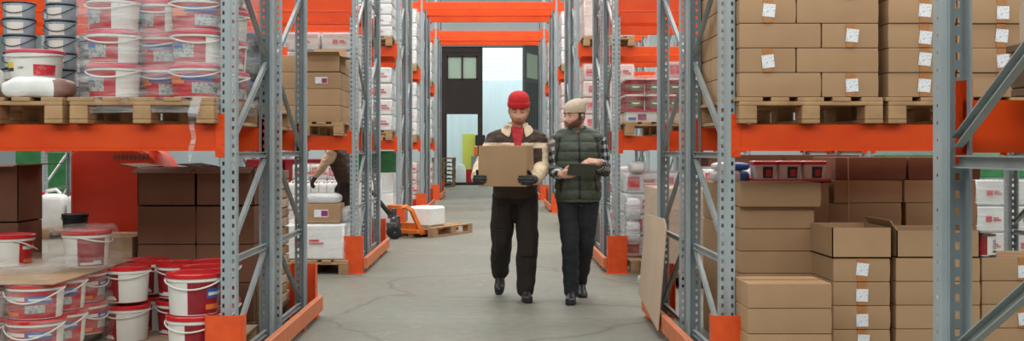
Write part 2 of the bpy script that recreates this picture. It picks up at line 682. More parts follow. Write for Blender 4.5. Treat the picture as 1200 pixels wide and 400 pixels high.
def frame_braces(flip):
    """zig-zag of a frame 1.05 deep; flip tells which way the zig-zag starts"""
    out = []
    yf, yr = 0.055, FD - 0.055
    for z in (0.12, 0.685, 1.285, 3.08, 4.9, 6.2):
        out.append(brace_mesh((0, yf, z), (0, yr, z)))
    z = 0.12
    k = 0
    while z + 0.595 < UH:
        za, zb = z + 0.03, z + 0.565
        if (k % 4 == 3) != flip:
            out.append(brace_mesh((0.004, yr, za), (0.004, yf, zb)))
        else:
            out.append(brace_mesh((0.004, yf, za), (0.004, yr, zb)))
        z += 0.595
        k += 1
    return out


def beam_mesh(L):
    """step beam, front at y=0, x from 0 to L"""
    b = MB()
    prof = [(0, 0.0), (0, BEAMH), (0.05, BEAMH), (0.05, 0.0), (-0.008, 0.0), (-0.008, 0.014), (0, 0.018)]
    prof = [(-0.008, 0.0), (-0.008, 0.014), (0.0, 0.019), (0.0, BEAMH - 0.006), (0.006, BEAMH), (0.05, BEAMH), (0.05, 0.0)]
    b.ring_loft([[(x, y, z) for y, z in prof] for x in (0.0, L)])
    return b.mesh('beam', M['orange'])


def connector_mesh():
    b = MB()
    b.span((-0.022, -0.006, -0.035), (0.03, 0.0, BEAMH + 0.06))
    b.span((-0.0, -0.006, -0.035), (0.005, 0.055, BEAMH + 0.06))
    for z in (-0.015, 0.035, 0.085, 0.135, 0.185):
        b.span((-0.016, -0.009, z), (-0.004, -0.006, z + 0.012))
    return b.mesh('connector', M['orange'], bevel=0.0015)


CONN = connector_mesh()
FR1, FR2 = frame_braces(False), frame_braces(True)
BEAMS = {}


def put_beam(root, xl, L, yf, z, rear, name='beam'):
    key = round(L, 3)
    if key not in BEAMS:
        BEAMS[key] = beam_mesh(L)
    o = link(name, BEAMS[key], root, (xl, yf, z) if not rear else (xl + L, yf, z), PI if rear else 0)
    for e in (0, 1):
        c = link('connector', CONN, o, (0 if e == 0 else L, 0, 0))
        if e == 1:
            c.scale = (-1, 1, 1)
    return o


def rack(row, side, label, frames, beams, back_from=0, far_frames=()):
    """frames: bay indices whose end frames are built; beams: (bay, level) list"""
    F = ROW[row]
    d = -1 if side == 'L' else 1
    bay = 2.8 if side == 'L' else 2.7
    root = empty('pallet_rack', (XA[side], F, 0))
    tag(root, label, 'pallet rack', 'pallet racks along the aisle')
    for i in frames:
        fx = d * bay * i
        for fi, fo in enumerate((FA, FB)):
            if row == 0 and fi == 0:
                continue
            link('upright', UPR, root, (fx, fo, 0))
            link('upright', UPR, root, (fx, fo + FD, 0), PI)
            for me in (FR1, FR2)[fi]:
                o = link('brace', me, root, (fx, fo, 0))
                if d < 0:
                    o.scale = (-1, 1, 1)
    w = 0.043
    for bi, lv in beams:
        xl = (d * bay * bi if d > 0 else -bay * (bi + 1)) + w
        L = bay - 2 * w
        for fo in ((FA, FB) if row else (FB,)):
            put_beam(root, xl, L, fo + 0.0, LEV[lv], False)
            put_beam(root, xl, L, fo + FD, LEV[lv], True)
    return root


RN = {0: 'closest', 1: 'first', 2: 'second', 3: 'third', 4: 'fourth', 5: 'fifth'}
rack(1, 'L', 'grey rack with orange beams holding the shrink-wrapped buckets and dark cartons', (0, 1), [(0, 0), (0, 1)])
rack(1, 'R', 'grey rack with orange beams holding the stickered cartons on two pallets', (0, 1), [(0, 0), (0, 1)])
rack(0, 'R', 'grey upright and brace crossing in front of the stickered cartons', (0,), [(0, 0), (0, 1)])
rack(2, 'L', 'grey rack with orange beams holding taped cartons above the bending worker', (0, 1, 2), [(0, 0), (0, 1), (1, 0), (1, 1)])
rack(2, 'R', 'grey rack with orange beams holding dark red tubs behind the vested man', (0, 1), [(0, 0), (0, 1), (1, 0)])
rack(3, 'L', 'grey rack with orange beams behind the orange pallet jack', (0, 1, 2), [(0, 0), (0, 1), (1, 0), (1, 1)])
rack(3, 'R', 'grey rack with orange beams directly behind the cream beanie', (0, 1), [(0, 0), (0, 1)])
rack(4, 'L', 'grey rack carrying the higher orange aisle crossing, on the bucket side', (0, 1), [(0, 0), (0, 1), (0, 2)])
rack(4, 'R', 'grey rack carrying the higher orange aisle crossing, on the carton side', (0, 1), [(0, 0), (0, 1), (0, 2)])
rack(5, 'L', 'last grey rack before the dark gate, on the bucket side', (0, 1), [(0, 0), (0, 1), (0, 2)])
rack(5, 'R', 'last grey rack before the gate, beside the red beanie', (0, 1), [(0, 0), (0, 1), (0, 2)])

# beams of the two rows that bridge the aisle
NB = ['front', 'second', 'third', 'last']
for row, what in ((4, 'higher-looking crossing over the aisle'), (5, 'lower-looking crossing over the aisle, above the gate')):
    k = 0
    for fo in (FA, FB):
        for rear in (False, True):
            xl, L = XA['L'] + 0.043, XA['R'] - XA['L'] - 0.086
            o = put_beam(None, xl, L, ROW[row] + fo + (FD if rear else 0), LEV[2], rear, 'crossing_beam')
            tag(o, '%s orange beam of the %s' % (NB[k], what), 'beam', 'beams bridging the aisle')
            k += 1


def guard(row, side, label):
    F = ROW[row]
    d = -1 if side == 'L' else 1
    root = empty('rack_guard', (XA[side], F, 0))
    tag(root, label, 'rack guard', 'orange guards at the rack ends')

    def plate(y, s, h):
        b = MB()
        w = 0.105
        # front sheet with two returns towards the rack
        prof = [(-w, 0.10), (-w, 0.012), (-w + 0.012, 0), (0.02, 0.0), (w - 0.012, 0.004), (w, 0.016), (w, 0.10), (w - 0.006, 0.10), (w - 0.006, 0.018),
                (w - 0.014, 0.010), (0.02, 0.006), (-w + 0.014, 0.006), (-w + 0.006, 0.014), (-w + 0.006, 0.10)]
        b.ring_loft([[(x, y + s * yy, z) for x, yy in prof] for z in (0.004, h)])
        b.build('guard_plate', M['guard'], root)
        b = MB()
        b.box((0, y + s * 0.06, 0.003), (0.24, 0.16, 0.006))
        for sx in (-0.1, 0.1):
            b.lathe([(0.012, 0.006), (0.012, 0.016), (0.006, 0.018)], 6, 0, (sx, y + s * 0.0, 0))
        b.build('foot_plate', M['guard'], root)

    plate(-0.115, 1, 0.40)
    plate(FB + FD + 0.115, -1, 0.42)
    b = MB()
    xr = -d * 0.125
    b.span((xr - 0.022, -0.06, 0.045), (xr + 0.022, FB + FD + 0.12, 0.165))
    b.build('rail', M['rail'], root, bevel=0.006)
    for yy in (0.55, 1.75):
        b = MB()
        b.span((xr - 0.02 + d * 0.02, yy - 0.03, 0.0), (xr + 0.02 + d * 0.02, yy + 0.03, 0.05))
        b.build('rail_foot', M['guard'], root)


guard(1, 'L', 'orange guard and rail at the rack with red-lidded tall buckets')
guard(1, 'R', 'orange guard and rail with a cardboard sheet leaning on it')
guard(2, 'L', 'orange guard and rail in front of the bending worker')
guard(2, 'R', 'orange guard and rail just beside the vested man\'s legs')
guard(3, 'L', 'orange guard and rail behind the orange pallet jack')
guard(3, 'R', 'orange guard and rail behind the vested man\'s dark jeans')
guard(4, 'L', 'small orange guard beyond the pallet jack\'s white block')
guard(4, 'R', 'small orange guard between the two walking men')
guard(5, 'L', 'smallest orange guard by the dark gate')
guard(5, 'R', 'smallest orange guard, beside the dark trousers of the man in red beanie')

# ------------------------------------------------------------------ pallets


def pallet_proto(wood):
    """0.8 wide (x), 1.2 long (y), 0.144 high; origin at the middle of its underside"""
    root = empty('pallet', (0, 0, -50))
    kids = []
    rnd = random.Random(5)
    b = MB()
    for i in range(5):
        xc = (-0.34, -0.17, 0.0, 0.17, 0.34)[i]
        ww = (0.145, 0.1, 0.145, 0.1, 0.12)[i]
        b.span((xc - ww / 2, -0.6 + rnd.uniform(-.004, .004), 0.122), (xc + ww / 2, 0.6 + rnd.uniform(-.004, .004), 0.144))
    for yc in (-0.5275, 0, 0.5275):
        b.span((-0.4, yc - 0.0725, 0.1), (0.4, yc + 0.0725, 0.1215))
    kids.append(b.build('deck', wood, root, bevel=0.003))
    for yc in (-0.5275, 0, 0.5275):
        for xc in (-0.35, 0, 0.35):
            b = MB()
            b.span((xc - 0.05, yc - 0.0725, 0.0225), (xc + 0.05, yc + 0.0725, 0.0995))
            kids.append(b.build('block', wood, root, bevel=0.004))
    b = MB()
    for xc in (-0.35, 0, 0.35):
        b.span((xc - 0.05, -0.6, 0), (xc + 0.05, 0.6, 0.022))
    kids.append(b.build('skid', wood, root, bevel=0.003))
    KIDS[root] = kids
    return root


PAL = pallet_proto(M['wood'])
PALD = pallet_proto(M['wood_dark'])
_first = {PAL: True, PALD: True}


def pallet(x, y, z, label, rz=0.0, proto=PAL, group=None):
    if _first[proto]:
        o = proto
        _first[proto] = False
    else:
        o = copy_tree(proto)
    o.location = (x, y, z)
    o.rotation_euler = (0, 0, rz)
    o['label'] = label
    o['category'] = 'pallet'
    if group:
        o['group'] = group
    return o


# ------------------------------------------------------------------ cartons


def carton(x, y, z, w, d, h, label, group=None, m='card', rz=0.0, tape=None, open_=False, flaps=(), strip_top=True, name='carton'):
    """x, y: middle of the footprint; tape: x offset of the tape strip and sticker on the front (-Y) side"""
    g = 0.0015
    W, D, H = w - 2 * g, d - 2 * g, h - 2 * g
    b = MB()
    if not open_:
        bu = random.uniform(0.001, 0.004)
        # slightly bulging sides, a seam line along the top
        nz_, nx_ = 3, 3
        rings = []
        for k in range(nz_ + 1):
            t = k / nz_
            z_ = g + H * t
            bul = bu * math.sin(PI * t)
            xs, ys = W / 2 - 0.002 + bul, D / 2 - 0.002 + bul
            rings.append([(-xs, -ys, z_), (0, -ys - bul * 0.6, z_), (xs, -ys, z_), (xs + bul * 0.5, 0, z_), (xs, ys, z_), (0, ys + bul * .6, z_), (-xs, ys, z_), (-xs - bul * .5, 0, z_)])
        b.ring_loft(rings)
        o = b.build(name, M[m], None, smooth=30, bevel=0.003)
        b = MB()
        b.span((-W / 2 + 0.006, -0.024, H + g - 0.0012), (W / 2 - 0.006, 0.024, H + g + 0.0009))
        b.build('tape', M['tape'], o)
    else:
        t = 0.006
        b.span((-W / 2, -D / 2, g), (W / 2, D / 2, g + t))
        b.span((-W / 2, -D / 2, g), (W / 2, -D / 2 + t, H))
        b.span((-W / 2, D / 2 - t, g), (W / 2, D / 2, H))
        b.span((-W / 2, -D / 2, g), (-W / 2 + t, D / 2, H))
        b.span((W / 2 - t, -D / 2, g), (W / 2, D / 2, H))
        o = b.build(name, M[m], None)
        for side, ang, ln in flaps:
            fb = MB()
            if side in 'FB':
                fb.span((-W / 2 + 0.002, 0, 0), (W / 2 - 0.002, t, ln))
                f = fb.build('flap', M[m], o)
                f.location = (0, -D / 2 if side == 'F' else D / 2 - t, H)
                f.rotation_euler = (R(ang) if side == 'F' else -R(ang), 0, 0)
            else:
                fb.span((0, -D / 2 + 0.002, 0), (t, D / 2 - 0.002, ln))
                f = fb.build('flap', M[m], o)
                f.location = (-W / 2 if side == 'L' else W / 2 - t, 0, H)
                f.rotation_euler = (0, -R(ang) if side == 'L' else R(ang), 0)
    if tape is not None:
        b = MB()
        yf = -D / 2 - 0.0045
        tw = 0.026
        b.span((tape - tw, yf, H * 0.02 + g), (tape + tw, -D / 2 + 0.001, H + g))
        b.build('tape', M['tape'], o)
        b = MB()
        s = min(0.036, H * 0.27)
        dx, dz = random.uniform(-0.006, 0.006), random.uniform(-0.012, 0.016)
        b.box((0, 0, 0), (2 * s * 0.95, 0.001, 2 * s))
        st = b.build('sticker', M['sticker'], o)
        st.location = (tape + dx + 0.004, yf - 0.0008, H * 0.46 + dz)
        st.rotation_euler = (0, R(random.uniform(-7, 7)), 0)
        st['label'] = 'white sticker with faint blue lines'
    o.location = (x, y, z)
    if rz:
        o.rotation_euler = (0, 0, rz)
    tag(o, label, 'carton', group)
    return o


# ------------------------------------------------------------------ buckets


def arc_patch(Rr, a0, a1, z0, z1, cells, n_per=6, taper=0.0):
    """curved label on a bucket; cells: list of (u0,u1,v0,v1,mat index), u along the angle, v up"""
    b = MB()
    for ci, (u0, u1, v0, v1, mi) in enumerate(cells):
        n = max(2, int(n_per * (u1 - u0) * 4))
        lift = 0.0006 + 0.0004 * ci
        vs = []
        for v in (v0, v1):
            z = z0 + (z1 - z0) * v
            r = Rr + lift + taper * z
            for i in range(n + 1):
                a = R(a0 + (a1 - a0) * (u0 + (u1 - u0) * i / n))
                vs.append((r * math.cos(a), r * math.sin(a), z))
        b.add(vs, [(i, i + 1, n + 2 + i, n + 1 + i) for i in range(n)], mi)
    return b


LABM = ['redlab', 'white', 'blue', 'orangelab', 'greylab', 'darkred', 'yellow', 'black', 'packred', 'green']
LABELS = {
    'stripe': [(0, 1, 0, 1, 0), (0.06, 0.5, 0.66, 0.8, 1), (0.52, 0.92, 0.56, 0.84, 2), (0.56, 0.9, 0.66, 0.74, 1), (0.5, 0.8, 0.2, 0.5, 4), (0.08, 0.4, 0.1, 0.24, 3)],
    'tall_side': [(0, 1, 0, 1, 5), (0.1, 0.9, 0.06, 0.14, 1), (0.55, 0.85, 0.08, 0.2, 1)],
    'tall_front': [(0, 1, 0, 1, 5), (0.42, 0.98, 0.5, 0.8, 2), (0.46, 0.98, 0.58, 0.68, 1), (0.4, 0.8, 0.14, 0.3, 3)],
    'wrapped': [(0, 1, 0, 1, 0), (0.62, 1.0, 0.0, 1, 1), (0.08, 0.46, 0.2, 0.72, 4), (0.12, 0.3, 0.56, 0.8, 2)],
    'wrapped_pic': [(0, 1, 0, 1, 0), (0.04, 0.34, 0.5, 0.82, 3), (0.3, 0.75, 0.62, 0.86, 2), (0.45, 0.92, 0.12, 0.55, 4), (0.84, 0.96, 0.1, 0.3, 1)],
    'tub': [(0, 1, 0, 1, 5), (0.2, 0.8, 0.25, 0.75, 9), (0.3, 0.7, 0.45, 0.6, 1)],
    'plain_tub': [(0, 1, 0, 1, 1), (0, 0.34, 0.3, 0.72, 6), (0, 0.34, 0.3, 0.45, 7), (0.66, 1, 0.1, 0.6, 8), (0.42, 0.52, 0.4, 0.5, 4)],
    'can': [(0, 1, 0.0, 1.0, 4), (0.02, 0.98, 0.05, 0.95, 1)],
    'two_tone': [(0, 1, 0, 1, 0)],
}


def bucket_proto(name, Rr, h, body, lid, handle, lab, la, hz=0.1, lid_style='flat', hdrop=0.45, taper=0.1):
    """la: (angle0, angle1) of the label in degrees, -90 faces the camera side"""
    rb = Rr * (1 - taper)
    tp = (Rr - rb) / h
    b = MB()
    b.lathe([(rb * 0.96, 0.0), (rb, 0.004), (rb + tp * h * 0.8, h * 0.8), (Rr * 1.035, h * 0.81), (Rr * 1.035, h * 0.87), (Rr, h * 0.875), (Rr, h * 0.93)], 32)
    o = b.build(name, body, None, smooth=40)
    o.location = (0, 0, -60)
    kids = []
    b = MB()
    b.lathe([(Rr * 1.0, h * 0.885), (Rr * 1.06, h * 0.89), (Rr * 1.065, h * 0.97), (Rr * 1.03, h * 0.995), (Rr * 0.94, h * 0.995), (Rr * 0.92, h * 0.97), (Rr * 0.1, h * 0.972)], 32)
    kids.append(b.build('lid', lid, o, smooth=40))
    b = MB()
    pts = []
    for i in range(17):
        a = PI + PI * i / 16
        s = math.sin(PI * i / 16)
        pts.append(((Rr * 1.075) * math.cos(a), (Rr * 1.075) * math.sin(a) - 0.004, h * 0.84 - hdrop * h * s ** 1.5 * 0.8))
    b.tube(pts, Rr * 0.032, 6)
    kids.append(b.build('handle', handle, o, smooth=60))
    if lab:
        b = arc_patch(rb, la[0], la[1], h * 0.04, h * 0.79, LABELS[lab], 8, tp)
        kids.append(b.build('label', [M[k] for k in LABM], o, smooth=60))
    KIDS[o] = kids
    return o


BK = {
    'low': bucket_proto('bucket', 0.147, 0.19, M['white'], M['redlid'], M['white'], 'stripe', (-160, -20)),
    'wrap': bucket_proto('bucket', 0.145, 0.19, M['white'], M['pinklid'], M['white'], 'wrapped', (-175, -5), hdrop=0.3),
    'wrap_pic': bucket_proto('bucket', 0.145, 0.19, M['white'], M['pinklid'], M['white'], 'wrapped_pic', (-165, 5), hdrop=0.3),
    'tall': bucket_proto('bucket', 0.147, 0.237, M['white'], M['redlid'], M['white'], 'tall_side', (-172, -98), hdrop=0.2),
    'tall_front': bucket_proto('bucket', 0.147, 0.237, M['white'], M['redlid'], M['white'], 'tall_front', (-95, 10), hdrop=0.25),
    'can': bucket_proto('paint_can', 0.092, 0.1, M['paleblue'], M['black'], M['black'], 'can', (-125, -60), hdrop=0.7, taper=0.03),
    'tub': bucket_proto('bucket', 0.155, 0.172, M['white'], M['pinklid'], M['white'], 'plain_tub', (-165, -15), hdrop=0.1),
    'darktub': bucket_proto('tub', 0.104, 0.172, M['darkred'], M['packpink'], M['darkred'], 'tub', (-150, -30), hdrop=0.6, taper=0.04),
    'blackpail': bucket_proto('bucket', 0.085, 0.15, M['black'], M['black'], M['black'], None, None, hdrop=0.2),
    'darkcan': bucket_proto('bucket', 0.12, 0.17, M['black'], M['blue'], M['black'], None, None, hdrop=0.5),
}
_bk_first = {k: True for k in BK}


def bucket(kind, x, y, z, label, group=None, rz=0.0, cat='bucket', s=1.0):
    p = BK[kind]
    if _bk_first[kind]:
        o = p
        _bk_first[kind] = False
    else:
        o = copy_tree(p)
    o.location = (x, y, z)
    o.rotation_euler = (0, 0, R(rz))
    if s != 1.0:
        o.scale = (s, s, s)
    tag(o, label, cat, group)
    return o


# ------------------------------------------------------------------ film


def film_shell(lo, hi, name, m, label, cat='stretch film', group=None, amp=0.018, fx=5.0, fz=9.0, top=True, seed=0, step=0.06, r=0.09):
    """a wrapped box-shaped skin with crumples; open at the bottom"""
    cx, cy = (lo[0] + hi[0]) / 2, (lo[1] + hi[1]) / 2
    wx, wy = (hi[0] - lo[0]) / 2, (hi[1] - lo[1]) / 2
    r = min(r, wx * 0.5, wy * 0.5)
    per = []
    segs = [((wx, -wy + r), (wx, wy - r), 0), ((wx - r, wy), (-wx + r, wy), 90), ((-wx, wy - r), (-wx, -wy + r), 180), ((-wx + r, -wy), (wx - r, -wy), 270)]
    for (p, q, a) in segs:
        ln = math.hypot(q[0] - p[0], q[1] - p[1])
        n = max(2, int(ln / step))
        nr = (math.cos(R(a)), math.sin(R(a)))
        for i in range(n):
            t = i / n
            per.append((p[0] + (q[0] - p[0]) * t, p[1] + (q[1] - p[1]) * t, *nr))
        cxn, cyn = q[0] - nr[0] * r, q[1] - nr[1] * r
        for k in range(4):
            aa = R(a + 90 * k / 4)
            per.append((cxn + r * math.cos(aa), cyn + r * math.sin(aa), math.cos(aa), math.sin(aa)))
    nz = max(3, int((hi[2] - lo[2]) / step))
    rings = []
    for k in range(nz + 1):
        z = lo[2] + (hi[2] - lo[2]) * k / nz
        ring = []
        for (x, y, nx, ny) in per:
            f = noise.noise(Vector((x * fx + seed * 7.1, y * fx, z * fz + seed)))
            e = amp * f
            ring.append((cx + x + nx * e, cy + y + ny * e, z + 0.25 * amp * f))
        rings.append(ring)
    b = MB()
    b.ring_loft(rings, 0, cap=False)
    if top:
        inner = []
        for s_ in (0.8, 0.45, 0.12):
            ring = []
            for (x, y, nx, ny) in per:
                f = noise.noise(Vector((x * s_ * fx * 1.5 + seed, y * s_ * fx * 1.5, 3.3)))
                ring.append((cx + x * s_, cy + y * s_, hi[2] + 0.01 + amp * 0.8 * f))
            inner.append(ring)
        b.ring_loft([rings[-1]] + inner, 0, cap=False)
    o = b.build(name, m, None, smooth=180)
    tag(o, label, cat, group)
    return o


def pillow(x, y, z, sx, sy, sz, m, name, label, cat, seed=0, rz=0.0, rough=0.02, group=None, rx=0.0, split=None, m2=None):
    """a stuffed bag lying down: flat below, crumpled above; split: x beyond which the second material shows"""
    b = MB()
    nu, nv = 36, 18
    rings = []
    for i in range(1, nv):
        ph = PI * i / nv
        ring = []
        for j in range(nu):
            th = 2 * PI * j / nu

            def se(v, e):
                return math.copysign(abs(v) ** e, v)
            X = sx * se(math.sin(ph), 0.45) * se(math.cos(th), 0.5)
            Y = sy * se(math.sin(ph), 0.45) * se(math.sin(th), 0.5)
            Z = -sz * se(math.cos(ph), 0.7)
            f = noise.noise(Vector((X * 9 + seed, Y * 9, Z * 9))) + 0.5 * noise.noise(Vector((X * 22 + seed, Y * 22, Z * 22)))
            k = 1 + rough * 3 * f
            Z2 = Z * k if Z > 0 else max(Z * k, -sz * 0.86)
            ring.append((X * (1 + rough * f), Y * (1 + rough * f), Z2 + sz * 0.86))
        rings.append(ring)
    b.ring_loft(rings)
    if split is not None:
        for k, fc in enumerate(b.f):
            if sum(b.v[i][0] for i in fc) / len(fc) > split:
                b.m[k] = 1
    o = b.build(name, [m, m2] if m2 else m, None, smooth=180)
    o.location = (x, y, z)
    o.rotation_euler = (rx, 0, rz)
    tag(o, label, cat, group)
    return o


# ------------------------------------------------------------------ first rack, bucket side, shelf at eye level
F1 = ROW[1]
S0 = SHELF[0]
PT = S0 + 0.145
pallet(-1.945, F1 + 0.50, S0, 'pallet under the shrink-wrapped stack of red-labelled buckets at eye level')
pallet(-2.785, F1 + 0.50, S0, 'pallet under the white bags and pale blue paint cans')
pos = [(-2.165, 6.10), (-1.93, 6.27), (-1.695, 6.10), (-1.695, 6.41), (-1.695, 6.73), (-2.165, 6.42)]
posn = ['front corner away from the aisle', 'set back in the middle', 'front corner by the grey upright', 'second along the aisle face', 'third along the aisle face', 'behind the front corner']
tn = ['bottom tier', 'second tier', 'third tier', 'fourth tier']
for t in range(4):
    for k, (x, y) in enumerate(pos):
        bucket('wrap' if (k + t) % 3 == 0 or k == 0 else 'wrap_pic', x + random.uniform(-.006, .006), y, PT + t * 0.191,
               'pink-lidded bucket under film on the eye-level shelf, %s, %s' % (tn[t], posn[k]), 'shrink-wrapped buckets on the shelf', rz=random.uniform(-14, 14))
film_shell((-2.34, 5.915, S0 + 0.06), (-1.525, 7.04, PT + 0.80), 'stretch_film', M['film'], 'clear stretch film wound round the bucket stack at eye level', amp=0.02, seed=1, fz=14)
# torn tail of film hanging over the beam
b = MB()
pts = [(-1.63, 5.88, 1.62), (-1.65, 5.865, 1.52), (-1.66, 5.87, 1.45), (-1.645, 5.862, 1.38), (-1.665, 5.866, 1.31), (-1.67, 5.868, 1.25)]
rings = []
for i, p in enumerate(pts):
    w = (0.028, 0.03, 0.014, 0.012, 0.018, 0.005)[i]
    rings.append([(p[0] + w * math.cos(a), p[1] + 0.3 * w * math.sin(a) + 0.006 * math.sin(3 * a + i), p[2]) for a in [2 * PI * j / 10 for j in range(10)]])
b.ring_loft(rings)
tag(b.build('film_tail', M['film'], None, smooth=180), 'torn tail of film hanging over the orange beam', 'stretch film')

# paint cans in columns behind the bags
cans = [(-2.67, 6.60), (-2.885, 6.5), (-2.56, 6.84), (-3.09, 6.46), (-2.79, 6.86)]
for ci, (x, y) in enumerate(cans):
    n_ = (8, 6, 4, 6, 7)[ci]
    cn = ('tall column', 'shorter column behind the white tub', 'column squeezed beside the wrapped buckets', 'column at the picture edge', 'column behind the tall one')[ci]
    for t in range(n_):
        bucket('can', x + random.uniform(-.005, .005), y, PT + t * 0.1005, 'pale blue can, %s from the bottom, %s' % (ORD[t], cn),
               'paint cans on the eye-level shelf', rz=random.uniform(-20, 20), cat='paint can')
bucket('tub', -2.685, 6.26, PT + 0.115, 'wide white tub with pink lid standing behind the white bags', rz=-6)
tubbase = carton(-2.685, 6.28, PT, 0.36, 0.28, 0.113, 'small carton under the wide white tub with pink lid', m='card')
pillow(-2.565, 6.02, PT, 0.195, 0.11, 0.062, M['bag'], 'bag', 'white bag with brown end lying on the shelf pallet', 'bag', 3, R(-3), 0.085, split=0.13, m2=M['bagbrown'])
pillow(-2.93, 6.03, PT, 0.15, 0.12, 0.10, M['bag'], 'bag', 'plump white bag at the edge of the picture on the shelf', 'bag', 9, R(8), 0.085)
# more stock on the rear half of the row
pallet(-1.98, F1 + FB + 0.52, S0, 'pallet behind the wrapped buckets, under dark blue-lidded buckets')
for t in range(3):
    for k, (x, y) in enumerate([(-1.72, 7.42), (-1.72, 7.69), (-1.72, 7.96), (-1.98, 7.45), (-2.24, 7.45)]):
        bucket('darkcan', x, y, PT + t * 0.171, 'blue-lidded black bucket behind the wrapped buckets, %s, %s' %
               (tn[t], ('aisle corner', 'second from the corner', 'third from the corner', 'set in from the corner', 'deepest in')[k]), 'blue-lidded buckets', rz=k * 25)

# ------------------------------------------------------------------ first rack, bucket side, on the floor
# shrink-wrapped square stack of low buckets, a board on top with more buckets
pallet(-2.72, 6.22, 0.0, 'pallet on the floor under the wrapped red and white buckets')
k = 0
for t, z in enumerate((0.146, 0.146 + 0.19)):
    pass
ZB = (0.035, 0.225, 0.415)
gx, gy = (-2.47, -2.78, -3.09), (5.76, 6.07, 6.38, 6.69)
for t in (1, 2):
    for i, x in enumerate(gx):
        for j, y in enumerate(gy):
            if i > 0 and j > 0:
                continue
            bucket('low', x, y, ZB[t] - 0.0 if t else ZB[t], 'red-lidded white bucket in the floor stack under film, %s tier, %s' %
                   (('bottom', 'lower', 'top')[t], ('aisle front corner', 'second along the aisle face', 'third along the aisle face', 'last along the aisle face')[j] if i == 0
                    else ('', 'second along the front', 'third along the front')[i]), 'low buckets under film on the floor', rz=(0, 8, 65, 70)[j] if i == 0 else 5)
b = MB()
b.span((-3.25, 5.61, 0.606), (-2.31, 6.86, 0.612))
tag(b.build('cardboard_sheet', M['card']), 'flat cardboard sheet laid over the wrapped bucket stack', 'cardboard sheet')
bucket('low', -2.955, 6.5, 0.613, 'white bucket on the cardboard sheet at the picture edge', rz=120)
bucket('tall', -2.46, 6.45, 0.613, 'filmed bucket with dark red label on the cardboard sheet', rz=80, s=0.93)
film_shell((-3.27, 5.595, 0.12), (-2.295, 6.87, 0.66), 'stretch_film', M['film_thin'], 'thin wrinkled film round the low bucket stack on the floor', amp=0.03, seed=4, fx=6, fz=8, r=0.12)
film_shell((-2.64, 6.27, 0.62), (-2.29, 6.63, 0.85), 'stretch_film', M['film_thin'], 'film pulled over the single bucket on the cardboard sheet', amp=0.045, seed=6, r=0.16)
# crumpled film along the sheet
b = MB()
rings = []
for i in range(26):
    t = i / 25
    c = Vector((-3.15 + 0.72 * t, 5.86 + 0.34 * t * t, 0.645 + 0.03 * math.sin(7 * t)))
    ring = []
    for j in range(14):
        a = 2 * PI * j / 14
        f = noise.noise(Vector((t * 9, math.cos(a) * 1.3, math.sin(a) * 1.3)))
        rr = 0.05 + 0.028 * f + 0.02 * math.sin(t * PI)
        ring.append((c.x, c.y + rr * 1.6 * math.cos(a), c.z + max(-0.03, rr * math.sin(a) * 0.9)))
    rings.append(ring)
b.ring_loft(rings)
tag(b.build('film_roll', M['film'], None, smooth=180), 'crumpled roll of clear film lying along the cardboard sheet', 'stretch film')

# tall white buckets with red lids
pallet(-1.975, 6.5, 0.0, 'pallet under the tall red-lidded white buckets')
b = MB()
b.span((-2.42, 5.86, 0.1455), (-1.565, 7.11, 0.150))
tag(b.build('cardboard_sheet', M['card_pale']), 'cardboard sheet under the tall red-lidded buckets', 'cardboard sheet')
TB = [(-2.255, 6.56, 'tall', 0, 'standing free at the side'), (-1.985, 6.75, 'tall', 0, 'tucked behind the middle gap'), (-1.70, 6.06, 'tall_front', 0, 'first one, by the grey upright'),
      (-2.25, 6.93, 'tall', 40, 'at the back by the dark carton'), (-1.74, 6.68, 'tall_front', 10, 'behind the one by the upright'), (-1.71, 6.37, 'tall_front', 20, 'between two others along the aisle')]
for x, y, kd, rz, nm in TB:
    for t in (0, 1):
        bucket(kd, x, y, 0.1512 + t * 0.2365, '%s tall white bucket with red lid, %s' % (('lower', 'upper')[t], nm), 'tall buckets on the floor', rz=rz + t * 6)

# dark cartons behind
pallet(-2.03, F1 + FB + 0.58, 0.0, 'pallet under the big dark cartons behind the tall buckets', proto=PALD)
TW = ['bottom', 'second', 'third', 'top']
for t in range(4):
    for k, x in enumerate((-2.23, -1.83)):
        op = t == 3
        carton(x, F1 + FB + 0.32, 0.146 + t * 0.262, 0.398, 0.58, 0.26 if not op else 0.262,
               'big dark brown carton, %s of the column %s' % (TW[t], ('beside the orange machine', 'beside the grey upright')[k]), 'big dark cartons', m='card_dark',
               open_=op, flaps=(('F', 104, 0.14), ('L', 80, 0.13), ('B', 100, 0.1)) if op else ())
for t in range(3):
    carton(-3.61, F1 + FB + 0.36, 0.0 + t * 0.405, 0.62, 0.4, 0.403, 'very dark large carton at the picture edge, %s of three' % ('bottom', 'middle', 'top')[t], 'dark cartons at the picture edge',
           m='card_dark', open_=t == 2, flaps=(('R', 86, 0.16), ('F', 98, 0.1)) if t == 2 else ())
for t in range(2):
    carton(-2.70, F1 + FB + 0.30, 0.0 + t * 0.36, 0.46, 0.5, 0.358, 'plain carton in shadow under the small black pail, %s' % ('lower', 'upper')[t], m='card')
bucket('blackpail', -2.92, F1 + FB + 0.2, 0.72, 'small black pail standing on a shadowed carton')

